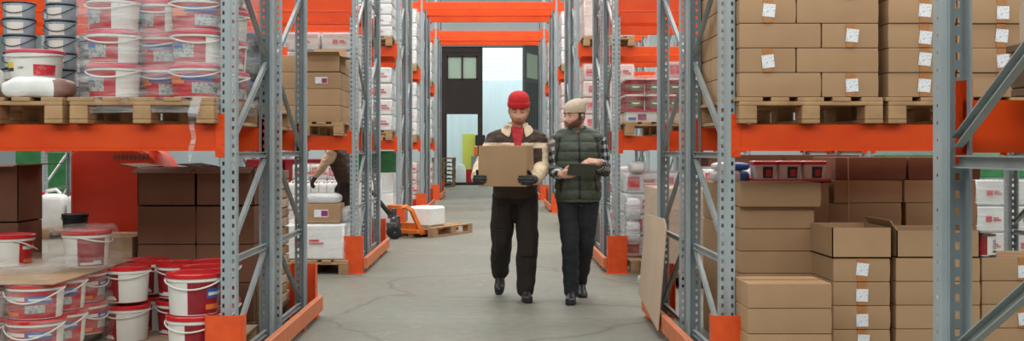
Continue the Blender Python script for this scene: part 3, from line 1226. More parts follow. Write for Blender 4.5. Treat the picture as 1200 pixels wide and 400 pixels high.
# stacked empty pallets seen edge-on at the rear of the row
for t in range(7):
    pallet(-2.02 + random.uniform(-.01, .01), F1 + FB + 0.52, 0.0, 'x') if False else None
for t in range(14):
    b = MB()
    b.span((-1.78, 7.95, 0.16 + t * 0.072), (-1.585, 8.28, 0.16 + t * 0.072 + 0.06))
    o = b.build('board_pack', M['wood'] if t % 2 else M['card_pale'], bevel=0.004)
    o.rotation_euler = (0, 0, 0)
    tag(o, 'flat board pack behind the grey upright, %s from the bottom of its pile' % (ORD + ['eleventh', 'twelfth', 'thirteenth', 'fourteenth'])[t], 'board pack', 'pile of flat packs')
b = MB()
for sx_ in (-1.78, -1.62):
    for sy_ in (7.96, 8.22):
        b.span((sx_, sy_, 0), (sx_ + 0.04, sy_ + 0.05, 0.13))
b.span((-1.79, 7.94, 0.13), (-1.575, 8.29, 0.158))
tag(b.build('wooden_stand', M['wood_dark'], bevel=0.004), 'low wooden stand under the pile of flat packs', 'stand')
# light wooden crate low behind the first upright
cr = empty('crate', (-1.72, 7.55, 0.0))
tag(cr, 'small pale wooden crate low behind the first grey frame', 'crate')
for zz in (0.0, 0.11, 0.22, 0.33):
    b = MB()
    for (lo, hi) in (((-0.12, -0.2, zz), (0.12, -0.185, zz + 0.09)), ((-0.12, 0.185, zz), (0.12, 0.2, zz + 0.09)), ((-0.12, -0.2, zz), (-0.105, 0.2, zz + 0.09)), ((0.105, -0.2, zz), (0.12, 0.2, zz + 0.09))):
        b.span(lo, hi)
    b.build('slat_ring', M['wood'], cr, bevel=0.002)
for sx_ in (-0.1, 0.1):
    for sy_ in (-0.18, 0.18):
        b = MB()
        b.box((sx_, sy_, 0.21), (0.03, 0.03, 0.42))
        b.build('corner_post', M['wood'], cr)

# orange machine standing in the cross aisle behind
mc = empty('stacker', (-2.81, 7.93, 0))
mc.scale = (0.8, 0.8, 0.97)
tag(mc, 'big orange machine body standing under the shelf beside the dark cartons', 'stacker')
b = MB()
poly = [(-0.42, 0.06), (0.42, 0.06), (0.42, 1.05)]
for i in range(7):
    a = PI / 2 * i / 6
    poly.append((0.14 + 0.28 * math.cos(a), 1.09 + 0.28 * math.sin(a)))
poly += [(-0.36, 1.37), (-0.42, 1.32)]
b.prism(poly, 0.0, 0.7)
b.build('body', M['machine'], mc, smooth=30, bevel=0.02)
b = MB()
for i in range(7):
    z = 0.42 + i * 0.05
    b.add([(-0.415, -0.002, z), (-0.36, -0.002, z + 0.06), (-0.36, -0.002, z + 0.085), (-0.415, -0.002, z + 0.025)], [(0, 1, 2, 3)])
b.build('hazard_stripes', M['black'], mc)
b = MB()
for i in range(26):
    t = i / 25
    x = -0.02 + 0.32 * t
    h = 0.02 + 0.012 * math.sin(i * 2.1)
    b.add([(x, -0.002, 1.30 - h), (x + 0.011, -0.002, 1.30 - h + 0.006), (x + 0.014, -0.002, 1.30 + h), (x + 0.003, -0.002, 1.30 + h - 0.004)], [(0, 1, 2, 3)])
b.build('faded_lettering', M['wood_dark'], mc)
for sx_ in (-0.28, 0.28):
    b = MB()
    b.lathe([(0.07, -0.04), (0.09, -0.03), (0.09, 0.03), (0.07, 0.04)], 20)
    w_ = b.build('wheel', M['rubber'], mc, smooth=40)
    w_.location = (sx_, 0.2, 0.09)
    w_.rotation_euler = (0, R(90), 0)
b = MB()
b.span((-0.3, 0.72, 0.1), (-0.2, 0.8, 1.3))
b.span((0.2, 0.72, 0.1), (0.3, 0.8, 1.3))
b.span((-0.3, 0.72, 1.23), (0.3, 0.8, 1.3))
b.build('mast', M['metal'], mc, bevel=0.005)

# ------------------------------------------------------------------ jerrycans and load helpers


def jerrycan_proto():
    b = MB()
    w, d, h = 0.135, 0.11, 0.33
    rings = []
    for z, k in ((0, 0.93), (0.012, 1), (0.12, 1.0), (0.14, 0.985), (0.16, 1.0), (0.27, 1.0), (0.31, 0.86), (h, 0.5)):
        ring = []
        for j in range(24):
            a = 2 * PI * j / 24
            ring.append((w * k * math.copysign(abs(math.cos(a)) ** 0.45, math.cos(a)), d * k * math.copysign(abs(math.sin(a)) ** 0.45, math.sin(a)), z))
        rings.append(ring)
    b.ring_loft(rings)
    b.tube([(-0.06, 0, 0.31), (-0.06, 0, 0.355), (0.03, 0, 0.37), (0.07, 0, 0.33)], 0.016, 8)
    o = b.build('jerrycan', M['white_milky'], None, smooth=45)
    o.location = (0, 0, -70)
    b = MB()
    b.lathe([(0.026, 0.0), (0.026, 0.03), (0.02, 0.034)], 14, 0, (-0.085, -0.04, 0.315))
    KIDS[o] = [b.build('cap', M['redlid'], o, smooth=40)]
    return o


JC = jerrycan_proto()
_jc = [True]


def jerrycan(x, y, z, label, group=None, rz=0.0, s=1.0):
    if _jc[0]:
        o = JC
        _jc[0] = False
    else:
        o = copy_tree(JC)
    o.location = (x, y, z)
    o.rotation_euler = (0, 0, R(rz))
    o.scale = (s, s, s)
    return tag(o, label, 'jerrycan', group)


def load(x, y, z, w, d, h, label, m='pack', prints='rows', group='white wrapped pallet loads', seed=0, nx=2, nz=3, cat='wrapped load'):
    """goods wrapped solid on a pallet: packs in tiers under film, red print on their faces"""
    root = empty('wrapped_load', (x, y, z))
    tag(root, label, cat, group)
    rnd = random.Random(seed * 13 + 5)
    b = MB()
    hh = h / nz
    for k in range(nz):
        for i in range(nx):
            for j in range(2):
                e = rnd.uniform(-0.006, 0.006)
                b.box((-w / 2 + w / nx * (i + 0.5) + e, -d / 2 + d / 2 * (j + 0.5) + e, hh * (k + 0.5)), (w / nx - 0.012, d / 2 - 0.012, hh - 0.008))
    b.build('packs', M[m], root, bevel=0.018, smooth=40)
    if prints:
        for k in range(nz):
            for i in range(nx):
                b = MB()
                cx = -w / 2 + w / nx * (i + 0.5) + rnd.uniform(-.03, .03)
                zz = hh * (k + 0.5)
                if prints == 'rows':
                    ww, ph = w / nx * 0.32, hh * 0.2
                elif prints == 'bands':
                    ww, ph = w / nx * 0.44, hh * 0.3
                else:
                    ww, ph = w / nx * 0.2, hh * 0.1
                b.span((cx - ww, -d / 2 - 0.004, zz - ph), (cx - ww * 0.25, -d / 2 + 0.012, zz + ph))
                b.span((cx, -d / 2 - 0.004, zz - ph * 0.6), (cx + ww, -d / 2 + 0.012, zz - ph * 0.1))
                b.span((cx, -d / 2 - 0.004, zz + ph * 0.2), (cx + ww * 0.7, -d / 2 + 0.012, zz + ph * 0.7))
                b.build('printed_patch', M['packred'], root)
    f = film_shell((-w / 2 - 0.012, -d / 2 - 0.012, 0.0), (w / 2 + 0.012, d / 2 + 0.012, h + 0.006), 'film', M['film'], None, None, amp=0.016, seed=seed, r=0.05, step=0.09)
    f.parent = root
    if 'category' in f:
        del f['category']
    return root


# jerrycans and a green sheet further in, seen past the dark cartons
pallet(-6.55, 16.2, 0.0, 'pallet under the white jerrycans past the dark cartons')
for i in range(3):
    jerrycan(-6.98 + i * 0.44, 15.85, 0.146, 'large white jerrycan past the dark cartons, %s of three' % ORD[i], 'jerrycans past the dark cartons', rz=4 * i, s=1.55)
b = MB()
b.span((-8.6, 19.2, 0.0), (-6.0, 19.25, 1.75))
tag(b.build('green_board', M['green'], bevel=0.005), 'green board standing far behind the white jerrycans', 'board')
carton(-6.6, 18.6, 0.0, 0.9, 0.6, 0.85, 'large plain carton below the green board', m='card')
carton(-6.6, 18.6, 0.852, 0.8, 0.5, 0.12, 'flat brown carton on the large carton below the green board', m='card_dark')

# ------------------------------------------------------------------ first rack, carton side
F1 = ROW[1]
CH = 0.137
pallet(1.765, F1 + 0.52, S0, 'pallet under the stickered cartons beside the grey upright', proto=PAL)
pallet(2.595, F1 + 0.52, S0, 'pallet under the second stack of stickered cartons')
tiern = ['bottom', 'second', 'third', 'fourth', 'fifth', 'sixth']
PX0 = 1.365
yf = F1 - 0.075
for t in range(6):
    z = PT + t * CH
    tp = (None, 0.0) if t % 2 else (None, 0.0)
    if t % 2 == 0:      # long carton by the aisle
        carton(PX0 + 0.23, yf + 0.16, z, 0.458, 0.318, CH, 'long plain carton at eye level by the upright, %s tier front' % tiern[t], 'stickered cartons on the shelf')
        carton(PX0 + 0.46 + 0.16, yf + 0.23, z, 0.318, 0.458, CH, 'short carton with white sticker, %s tier front, first shelf pallet' % tiern[t], 'stickered cartons on the shelf', tape=0.0)
        carton(PX0 + 0.16, yf + 0.32 + 0.23, z, 0.318, 0.458, CH, 'carton on the aisle face of the first shelf stack, %s tier, middle' % tiern[t], 'stickered cartons on the shelf')
    else:
        carton(PX0 + 0.16, yf + 0.23, z, 0.318, 0.458, CH, 'short carton with white sticker beside the upright, %s tier front' % tiern[t], 'stickered cartons on the shelf', tape=0.0)
        carton(PX0 + 0.32 + 0.23, yf + 0.16, z, 0.458, 0.318, CH, 'long plain carton on the first shelf pallet, %s tier front' % tiern[t], 'stickered cartons on the shelf')
        carton(PX0 + 0.16, yf + 0.46 + 0.16, z, 0.318, 0.318, CH, 'carton on the aisle face of the first shelf stack, %s tier, middle' % tiern[t], 'stickered cartons on the shelf')
    carton(PX0 + 0.2, yf + 0.79 + 0.2, z, 0.398, 0.398, CH, 'carton on the aisle face of the first shelf stack, %s tier, rear' % tiern[t], 'stickered cartons on the shelf', rz=PI / 2 * 0)
    # second pallet
    s = 0.0 if t % 2 else 0.006
    carton(2.195 + 0.19, yf + 0.2 + s, z, 0.378, 0.4, CH, 'stickered carton, %s tier of the column just before the big crossing upright' % tiern[t], 'stickered cartons on the shelf', tape=0.01)
    carton(2.58 + 0.20, yf + 0.22 + s * 2, z, 0.392, 0.42, CH, 'stickered carton, %s tier of the column just past the big crossing upright' % tiern[t], 'stickered cartons on the shelf', tape=0.05)
# sticky aisle-face labels are on the cartons seen through the frame
for t in range(6):
    b = MB()
    b.box((0, 0, 0), (0.001, 0.06, 0.06))
for i, (yy, t) in enumerate(((6.40, 1), (6.62, 2), (6.93, 1), (6.86, 3), (6.35, 4))):
    pass

# closest rack: one pallet with a pale carton above the crossing brace
pallet(1.84, 2.37, S0, 'weathered pallet high up at the picture edge, above the crossing brace', proto=PALD)
carton(1.82, 2.50, S0 + 0.146, 0.74, 0.9, 0.5, 'large pale carton on the weathered pallet above the crossing brace', m='card_pale')

# on the floor
b = MB()
for yy in (6.56, 6.83):
    b.span((1.52, yy, 0.0), (1.95, yy + 0.08, 0.12))
b.span((1.505, 6.54, 0.1205), (1.965, 6.92, 0.1445))
tag(b.build('wooden_stand', M['wood'], bevel=0.004), 'low wooden stand under the seven-tier column of plain cartons', 'stand')
for t in range(7):
    z = 0.146 + t * CH
    if t == 6:
        carton(1.745, 6.68, z, 0.49, 0.42, 0.150, 'widest plain carton, topmost of the tall plain column below the beam', 'plain column below the beam')
    else:
        carton(1.735, 6.58 + 0.15, z, 0.462, 0.4, CH, 'plain carton, %s from the bottom of the tall column below the beam' % ORD[t], 'plain column below the beam')
# nearest stack
carton(1.59, 5.88, 0.0, 0.455, 0.33, 0.189, 'deep bottom carton of the low stack in front of the orange guard', 'low stack beside the guard')
for t in range(3):
    carton(1.59, 5.88, 0.19 + t * CH, 0.455, 0.33, CH, '%s carton of the low stack beside the orange guard, unstickered front' % ('second', 'third', 'topmost')[t], 'low stack beside the guard')
# stickered column with an open box on top
pallet(2.375, 6.73, 0.0, 'pallet under the stickered floor column and its open-flap neighbour')
for t in range(4):
    carton(2.115, 6.12 + 0.22, 0.146 + t * CH, 0.33, 0.44, CH, 'stickered carton, %s from the bottom below the open box on the floor stack' % ORD[t], 'stickered floor column', tape=0.0)
carton(2.115, 6.12 + 0.22, 0.146 + 4 * CH, 0.345, 0.45, 0.178, 'open carton without lid topping the stickered floor column', open_=True)
# open-flap box column behind the crossing upright
pallet(3.24, 6.75, 0.0, 'pallet under the carton columns by the red and white tin')
for t in range(4):
    carton(2.56, 6.13 + 0.22, 0.146 + t * CH, 0.49, 0.43, CH, 'carton, %s from the bottom, column behind the big crossing upright' % ORD[t], 'column behind the crossing upright', tape=(0.0 if t in (0, 2) else None))
carton(2.56, 6.13 + 0.22, 0.146 + 4 * CH, 0.48, 0.43, 0.16, 'carton with raised flaps behind the big crossing upright', open_=True, flaps=(('L', 35, 0.07), ('B', 95, 0.12), ('R', 100, 0.1)))
for t in range(4):
    for c in (0, 1):
        carton(3.03 + c * 0.42, 6.13 + 0.25, 0.146 + t * CH, 0.415, 0.43, CH, 'carton, %s from the bottom of the column %s' % (ORD[t], ('under the red and white tin', 'at the edge beyond the tin'))[0:1][0] if False else
               'carton, %s from the bottom, column %s' % (ORD[t], ('under the red and white tin', 'at the picture edge beyond the tin')[c]), 'columns by the tin', tape=0.03 if t in (3, 1) else None)
# tin
tin = empty('tin', (2.865, 6.24, 0.146 + 4 * CH + 0.001))
tag(tin, 'red and white tin standing on a carton column', 'tin')
b = MB()
b.lathe([(0.068, 0), (0.071, 0.003), (0.071, 0.007), (0.069, 0.010), (0.069, 0.122), (0.071, 0.125), (0.071, 0.13), (0.064, 0.13), (0.062, 0.125)], 32)
b.build('can', M['metal'], tin, smooth=40)
arc_patch(0.0692, -190, -95, 0.012, 0.12, [(0, 1, 0, 1, 1), (0.25, 0.75, 0.2, 0.45, 0)], 12).build('red_label', [M['redlid'], M['darkred']], tin, smooth=60)
arc_patch(0.0692, -95, 0, 0.012, 0.12, [(0, 1, 0, 1, 0), (0.3, 0.62, 0.3, 0.8, 1), (0.3, 0.62, 0.12, 0.22, 2)], 12).build('white_label', [M['white'], M['greylab'], M['black']], tin, smooth=60)
# darker stack behind
pallet(2.95, F1 + FB + 0.60, 0.0, 'pallet under the shadowed strapped cartons behind the open boxes', proto=PALD)
for t in range(7):
    h = 0.16
    z = 0.146 + t * h
    dx = (0.0, 0.01, -0.005, 0.0, 0.0, -0.01, 0.02)[t]
    ww = 0.5
    carton(2.60 + dx, F1 + FB + 0.42, z, ww, 0.5, h, 'shadowed carton in the strapped stack behind the open boxes, %s from the bottom, strapped end' % ORD[t], 'strapped cartons in shadow', m='card' if t < 6 else 'card_dark', rz=R((3, -2, 4, 2, -3, 5, 2)[t]))
    if t < 7:
        carton(3.12 + dx, F1 + FB + 0.42, z, 0.5, 0.5, h, 'shadowed carton in the strapped stack behind the open boxes, %s from the bottom, far end' % ORD[t], 'strapped cartons in shadow', m='card' if t < 6 else 'card_dark', tape=0.0 if t == 5 else None)
b = MB()
pts = []
xw, yw = 2.46, F1 + FB + 0.145
b.tube([(xw, yw, 0.15), (xw - 0.004, yw - 0.01, 0.7), (xw + 0.004, yw - 0.004, 1.0), (xw - 0.002, yw - 0.006, 1.262)], 0.0045, 6)
tag(b.build('strap', M['card_pale'], smooth=60), 'pale strap running up the shadowed carton stack', 'strap')
# stack behind the plain column with red-lidded square tubs on top
for t in range(4):
    carton(1.93, F1 + FB + 0.36, 0.0 + t * 0.272, 0.76, 0.55, 0.271, 'big carton hidden behind the plain column, %s from the floor, under the square tubs' % ORD[t], 'cartons under the square tubs')


def square_tub(x, y, z, label):
    o = empty('square_tub', (x, y, z))
    o.scale = (1.0, 1.0, 1.15)
    tag(o, label, 'tub', 'square red-lidded tubs')

    def rr(w, d, z_, rad=0.02):
        out = []
        for (cx, cy, a0) in ((w - rad, d - rad, 0), (-w + rad, d - rad, 90), (-w + rad, -d + rad, 180), (w - rad, -d + rad, 270)):
            for k in range(4):
                a = R(a0 + 30 * k)
                out.append((cx + rad * math.cos(a), cy + rad * math.sin(a), z_))
        return out
    b = MB()
    b.ring_loft([rr(0.070, 0.07, 0), rr(0.078, 0.078, 0.1)])
    b.build('body', M['white'], o, smooth=40)
    b = MB()
    b.ring_loft([rr(0.083, 0.083, 0.1), rr(0.085, 0.085, 0.118), rr(0.078, 0.078, 0.123)])
    b.build('lid', M['redlid'], o, smooth=40)
    b = MB()
    b.add([(-0.02, -0.0745, 0.02), (0.045, -0.0745, 0.02), (0.05, -0.0792, 0.088), (-0.022, -0.0792, 0.088)], [(0, 1, 2, 3)])
    b.add([(0.0, -0.077, 0.03), (0.035, -0.077, 0.03), (0.035, -0.0798, 0.07), (0.0, -0.0798, 0.07)], [(0, 1, 2, 3)], 1)
    b.build('label', [M['black'], M['redlid']], o)


b = MB()
b.span((1.78, F1 + FB + 0.1, 1.089), (2.33, F1 + FB + 0.5, 1.096))
b.span((1.78, F1 + FB + 0.1, 1.089), (2.33, F1 + FB + 0.106, 1.112))
b.span((1.78, F1 + FB + 0.494, 1.089), (2.33, F1 + FB + 0.5, 1.112))
b.span((1.78, F1 + FB + 0.1, 1.089), (1.786, F1 + FB + 0.5, 1.112))
b.span((2.324, F1 + FB + 0.1, 1.089), (2.33, F1 + FB + 0.5, 1.112))
tag(b.build('tray', M['redlid']), 'shallow red tray under the square red-lidded tubs', 'tray')
for i, x in enumerate((1.885, 2.055, 2.225)):
    square_tub(x, F1 + FB + 0.2, 1.0975, 'square red-lidded tub in the red tray, %s' % ('end one by the grey upright', 'middle one', 'end one away from the upright')[i])
pillow(1.66, F1 + FB + 0.25, 1.09, 0.13, 0.1, 0.045, M['bag'], 'bag', 'white bag with blue end beside the red tray', 'bag', 21, 0, split=0.05, m2=M['blue'])
pillow(1.665, F1 + FB + 0.26, 1.172, 0.125, 0.09, 0.03, M['bag'], 'bag', 'flatter white bag lying on the bag beside the red tray', 'bag', 25, 0.1, split=-0.02, m2=M['blue'])

# cardboard sheet leaning on the rail
b = MB()
A = [(1.275, 8.56, 0.16), (1.255, 7.42, 0.055), (1.31, 7.40, 0.77), (1.315, 7.52, 0.83), (1.325, 8.50, 0.80)]
off = Vector((-0.006, 0, 0))
A = [Vector(p) + Vector((-0.105, 0, 0)) for p in A]
vs = A + [p + off for p in A]
n_ = len(A)
b.add(vs, [tuple(range(n_)), tuple(reversed(range(n_, 2 * n_)))] + [(j, j + n_, (j + 1) % n_ + n_, (j + 1) % n_) for j in range(n_)])
tag(b.build('cardboard_sheet', M['card_pale']), 'big pale cardboard sheet leaning against the grey frame', 'cardboard sheet')

# ------------------------------------------------------------------ second rack, bucket side
F2 = ROW[2]
pallet(-2.0, F2 + 0.52, S0, 'pallet under the taped cartons over the bending worker')
zt = PT
for t in range(4):
    for k, (x, y) in enumerate(((-1.81, 0.22), (-2.18, 0.22), (-1.81, 0.66))):
        op = t == 3 and k == 0
        carton(x, F2 - 0.06 + y, zt + t * 0.178, 0.365 if k < 2 else 0.36, 0.43, 0.177,
               'carton over the bending worker, %s tier, %s' % (tiern[t], ('by the aisle', 'set in from the aisle', 'second along the aisle face')[k]), 'cartons over the worker',
               open_=op, flaps=(('F', 75, 0.12), ('B', 30, 0.13), ('L', 80, 0.1), ('R', 100, 0.1)) if op else ())
b = MB()
b.box((0, 0, 0), (0.13, 0.001, 0.07))
b.span((0.005, -0.001, -0.03), (0.06, -0.0005, 0.02), 1)
for o_ in COL.objects:
    if o_.get('label', '').startswith('carton over the bending worker, third tier, by the aisle'):
        s_ = b.build('sticker', [M['sticker'], M['purple']], o_)
        s_.location = (-0.02, -0.43 / 2 - 0.004, 0.09)
        s_['label'] = 'white sticker with purple corner'
load(-2.05, F2 + FB + 0.5, PT, 0.8, 1.0, 1.1, 'tall white wrapped load behind the cartons over the bending worker', prints='small', seed=3, nx=2, nz=5)
pallet(-2.05, F2 + FB + 0.5, S0, 'pallet under the tall wrapped load behind the cartons over the worker')
F3_ = ROW[3]
# floor
pallet(-1.93, F2 + 0.42, 0.0, 'pallet under the white wrapped block with a carton on top, by the worker')
load(-1.95, F2 + 0.42, 0.146, 0.76, 1.1, 0.38, 'low white wrapped block under a carton, by the worker', prints='small', seed=8, nx=1, nz=1, m='foam')
c_ = carton(-1.83, F2 + 0.12, 0.536, 0.40, 0.36, 0.20, 'brown carton with purple-cornered sticker on the white block by the worker')
b = MB()
b.box((0, 0, 0), (0.15, 0.001, 0.08))
b.span((0.0, -0.001, -0.03), (0.07, -0.0005, 0.03), 1)
s_ = b.build('sticker', [M['sticker'], M['purple']], c_)
s_.location = (0.0, -0.184, 0.1)
pillow(-1.83, F2 + 0.12, 0.737, 0.19, 0.17, 0.06, M['film_milky'], 'film_bag', 'crumpled clear film bag lying on the carton by the worker', 'film bag', 31)
pillow(-1.60, F2 + 0.36, 0.54, 0.06, 0.3, 0.08, M['film_milky'], 'film_bag', 'loose film bunched beside the carton by the worker', 'film bag', 37)
pallet(-2.75, F3_ + 0.1, 0.0, 'pallet beyond the worker, under the row of white bottles')
load(-2.75, F3_ + 0.1, 0.146, 0.84, 1.0, 0.46, 'white wrapped goods under the row of white bottles', prints=None, seed=12, nx=2, nz=2)
for i in range(7):
    jerrycan(-3.12 + i * 0.122, F3_ - 0.3, 0.618, 'white bottle in the row by the worker\'s glove, %s along' % ORD[i], 'row of white bottles', rz=90, s=0.56)
load(-2.75, F3_ + 0.26, 0.618, 0.82, 0.6, 0.46, 'red and white packs under film behind the row of white bottles', prints='bands', seed=14, nx=3, nz=2)

# ------------------------------------------------------------------ second rack, carton side
pallet(1.80, F2 + 0.50, S0, 'pallet under the dark red tubs at eye level')
# white carton with purple graphic lying at the bottom, dark red tubs above
wb = carton(1.58, F2 + 0.05, PT, 0.33, 0.2, 0.115, 'white box with purple graphic lying under the dark red tubs', m='card_pale')
wb.data.materials[0] = M['white']
b = MB()
b.span((-0.04, -0.105, 0.02), (0.05, -0.1005, 0.085), 0)
b.span((-0.14, -0.105, 0.02), (-0.06, -0.1005, 0.05), 1)
b.build('graphic', [M['purple'], M['blue']], wb)
board = MB()
board.span((1.40, F2 - 0.08, PT + 0.117), (2.2, F2 + 1.08, PT + 0.123))
tag(board.build('tier_sheet', M['pinklid']), 'pinkish tier sheet under the dark red tubs', 'sheet')
carton(1.99, F2 + 0.3, PT, 0.4, 0.7, 0.115, 'flat pale carton beside the white box under the red tubs', m='card_pale')
carton(1.60, F2 + 0.6, PT, 0.36, 0.8, 0.115, 'flat pale carton behind the white box under the red tubs', m='card_pale')
for t in range(2):
    for k, (x, y) in enumerate(((1.52, 0.05), (1.732, 0.05), (1.944, 0.05), (2.15, 0.05), (1.52, 0.262), (1.52, 0.474), (1.52, 0.686))):
        bucket('darktub', x, F2 + y, PT + 0.124 + t * 0.1735, 'dark red tub beside the vested man, %s tier, %s' %
               (tiern[t], ('aisle corner', 'second along the front', 'third along the front', 'fourth along the front', 'second along the side', 'third along the side', 'fourth along the side')[k]),
               'dark red tubs on the shelf', cat='tub')
film_shell((1.405, F2 - 0.075, PT), (2.27, F2 + 0.85, PT + 0.49), 'stretch_film', M['film_thin'], 'film round the dark red tubs at eye level', amp=0.015, seed=17, r=0.06)
load(2.47, F2 + FB + 0.52, PT, 0.8, 1.0, 0.75, 'pink-white wrapped load behind the dark red tubs', m='packpink', prints='bands', seed=19, nx=2, nz=4)
pallet(2.47, F2 + FB + 0.52, S0, 'pallet under the pink-white load behind the dark red tubs')
# floor: white wrapped stack, filmed cartons at the front
pallet(1.86, F2 + 0.5, 0.0, 'pallet under the white bagged goods beside the orange guard')
load(1.83, F2 + 0.62, 0.146, 0.78, 0.9, 0.92, 'white bagged goods with red print beside the orange guard', prints='bands', seed=23, nx=2, nz=4)
pillow(1.50, F2 + 0.08, 0.30, 0.08, 0.12, 0.14, M['film_milky'], 'film_bag', 'crumpled film bulging beside the orange guard, low down', 'film bag', 41)
pillow(1.50, F2 + 0.08, 0.56, 0.085, 0.12, 0.13, M['film_milky'], 'film_bag', 'crumpled film bulging beside the orange guard, higher up', 'film bag', 43)
pillow(1.56, F2 + 0.2, 1.075, 0.09, 0.14, 0.06, M['bag'], 'bag', 'white bag on top of the white bagged goods', 'bag', 47)
pallet(1.95, F2 - 0.72, 0.0, 'pallet standing out in the cross aisle under the filmed tall carton', proto=PALD)
tc = carton(1.80, F2 - 0.78, 0.146, 0.46, 0.9, 0.80, 'tall filmed pale carton standing by the leaning cardboard sheet', m='card_pale')
film_shell((1.555, F2 - 1.24, 0.06), (2.045, F2 - 0.32, 0.96), 'stretch_film', M['film_thin'], 'film round the tall pale carton', amp=0.012, seed=29, r=0.04)
# scrap of film on the floor
pillow(1.46, F2 - 1.02, 0.0, 0.05, 0.08, 0.05, M['film_milky'], 'film_scrap', 'small scrap of film on the floor by the tall pale carton', 'stretch film', 53)
# brown boxes with red strips seen through the first frame
for t in range(5):
    for k in range(2):
        carton(2.27 + 0.44 * k, F2 - 0.75, 0.0 + t * 0.19, 0.42, 0.5, 0.188, 'brown carton beyond the grey frame, %s from the floor, %s' % (ORD[t], ('beside the tall pale carton', 'further in')[k]),
               'brown cartons in the cross aisle', m='card', tape=None)
load(2.49, F2 - 0.75, 0.952, 0.84, 0.5, 0.17, 'red and white packs on the brown cartons beyond the grey frame', prints='bands', seed=31, nx=3, nz=1)

for i, x in enumerate((2.72, 3.56)):  # dark cartons added to block the pale background in this gap
    for t in range(3):
        carton(x, F2 + 0.5, t * 0.42, 0.8, 0.8, 0.418, 'added dark carton deep in the second rack, %s from the floor, %s' % (ORD[t], ('behind the strapped stack', 'far end')[i]), 'added dark cartons', m='card_dark')
for i, x in enumerate((4.62, 5.55)):
    pallet(x, F2 + 0.5, 0.0, 'pallet under the white bagged load past the tin, %s' % ('first', 'second')[i])
    load(x, F2 + 0.5, 0.146, 0.8, 1.0, 0.85, 'white bagged load glimpsed past the tin, %s along' % ('first', 'second')[i], prints='small', seed=80 + i, nx=2, nz=3)
    b = MB()
    b.span((x - 0.38, F2 + 0.2, 1.0), (x + 0.36, F2 + 0.9, 1.27))
    tag(b.build('green_crate', M['green'], bevel=0.02), 'green crate on the white bagged load past the tin, %s along' % ('first', 'second')[i], 'crate')
# ------------------------------------------------------------------ third to fifth racks: wrapped loads on every level
F3, F4, F5 = ROW[3], ROW[4], ROW[5]
LV = ['on the floor', 'at eye level', 'on the second level']


def bay_load(row, side, lvl, h, m, prints, seed, where, off=0.0, nx=2, nz=4):
    F = ROW[row]
    z = 0.0 if lvl == 0 else SHELF[lvl - 1]
    d = -1 if side == 'L' else 1
    x = XA[side] + d * (0.5 + off)
    pallet(x, F + 0.5, z, 'pallet under the %s %s' % (where, LV[lvl]), proto=PAL, group='pallets in the far racks')
    load(x, F + 0.5, z + 0.146, 0.8, 1.1, h, '%s %s' % (where, LV[lvl]), m=m, prints=prints, seed=seed, nx=nx, nz=nz)


bay_load(3, 'L', 1, 1.0, 'pack', 'rows', 61, 'white load with red print over the pallet jack')
bay_load(3, 'L', 2, 0.7, 'pack', 'small', 62, 'white load over the pallet jack')
bay_load(3, 'R', 1, 1.05, 'packpink', 'rows', 63, 'pinkish load behind the cream beanie')
bay_load(3, 'R', 2, 1.2, 'packpink', None, 64, 'tall pinkish load above the cream beanie', nx=3, nz=2)
bay_load(3, 'R', 0, 0.9, 'pack', 'bands', 65, 'white load behind the vested man')
bay_load(4, 'L', 0, 0.9, 'packpink', 'bands', 66, 'red and white load behind the white block')
bay_load(4, 'L', 1, 1.1, 'pack', 'rows', 67, 'white load with red print above the white block')
bay_load(4, 'L', 2, 1.15, 'pack', 'small', 68, 'white load beside the aisle crossing')
bay_load(4, 'R', 0, 0.9, 'pack', 'rows', 69, 'white load between the walking men')
bay_load(4, 'R', 1, 1.1, 'packpink', 'rows', 70, 'pinkish load between the two beanies')
bay_load(4, 'R', 2, 1.1, 'pack', 'small', 71, 'white load above the gap between the beanies')
bay_load(5, 'L', 0, 0.8, 'packpink', 'bands', 72, 'red and white load by the dark gate')
bay_load(5, 'L', 1, 1.0, 'pack', 'rows', 73, 'white load by the dark gate')
bay_load(5, 'L', 2, 1.0, 'pack', 'small', 74, 'white load over the dark gate\'s side')
bay_load(5, 'R', 1, 1.0, 'pack', 'rows', 75, 'white load beside the open gate leaf')
bay_load(5, 'R', 2, 1.0, 'packpink', 'small', 76, 'pinkish load beside the open gate leaf')
# further goods in the third rack, low: dark red packs, tall white wrapped roll, green board
carton(-1.94, F3 + 0.4, 0.0, 0.74, 0.8, 0.62, 'white wrapped base pack behind the pallet jack handle', m='card_pale').data.materials[0] = M['foam']
rl = MB()
rl.lathe([(0.0, 0), (0.17, 0.0), (0.175, 0.01), (0.175, 0.84), (0.165, 0.86), (0.0, 0.86)], 24, 0, (-1.90, F3 - 0.28, 0.0))
tag(rl.build('wrapped_roll', M['pack'], smooth=40), 'tall white wrapped roll standing behind the jack handle', 'roll')
carton(-1.94, F3 + 0.34, 0.622, 0.72, 0.42, 0.32, 'grey-white pack below the green board behind the frame', m='card_pale').data.materials[0] = M['pack']
b = MB()
b.span((-2.30, F3 + 0.62, 0.622), (-1.58, F3 + 0.66, 1.29))
tag(b.build('green_board', M['green'], bevel=0.004), 'green board behind the frame above the pallet jack', 'board')
for i in range(3):
    b = MB()
    b.span((-4.2 + i * 0.66, F3 + 1.3, 0.0), (-3.58 + i * 0.66, F3 + 2.1, 1.15))
    o = b.build('red_crate_pack', M['darkred'], bevel=0.01)
    tag(o, 'dark red pack low behind the worker\'s arm, %s of three' % ORD[i], 'pack', 'dark red packs')

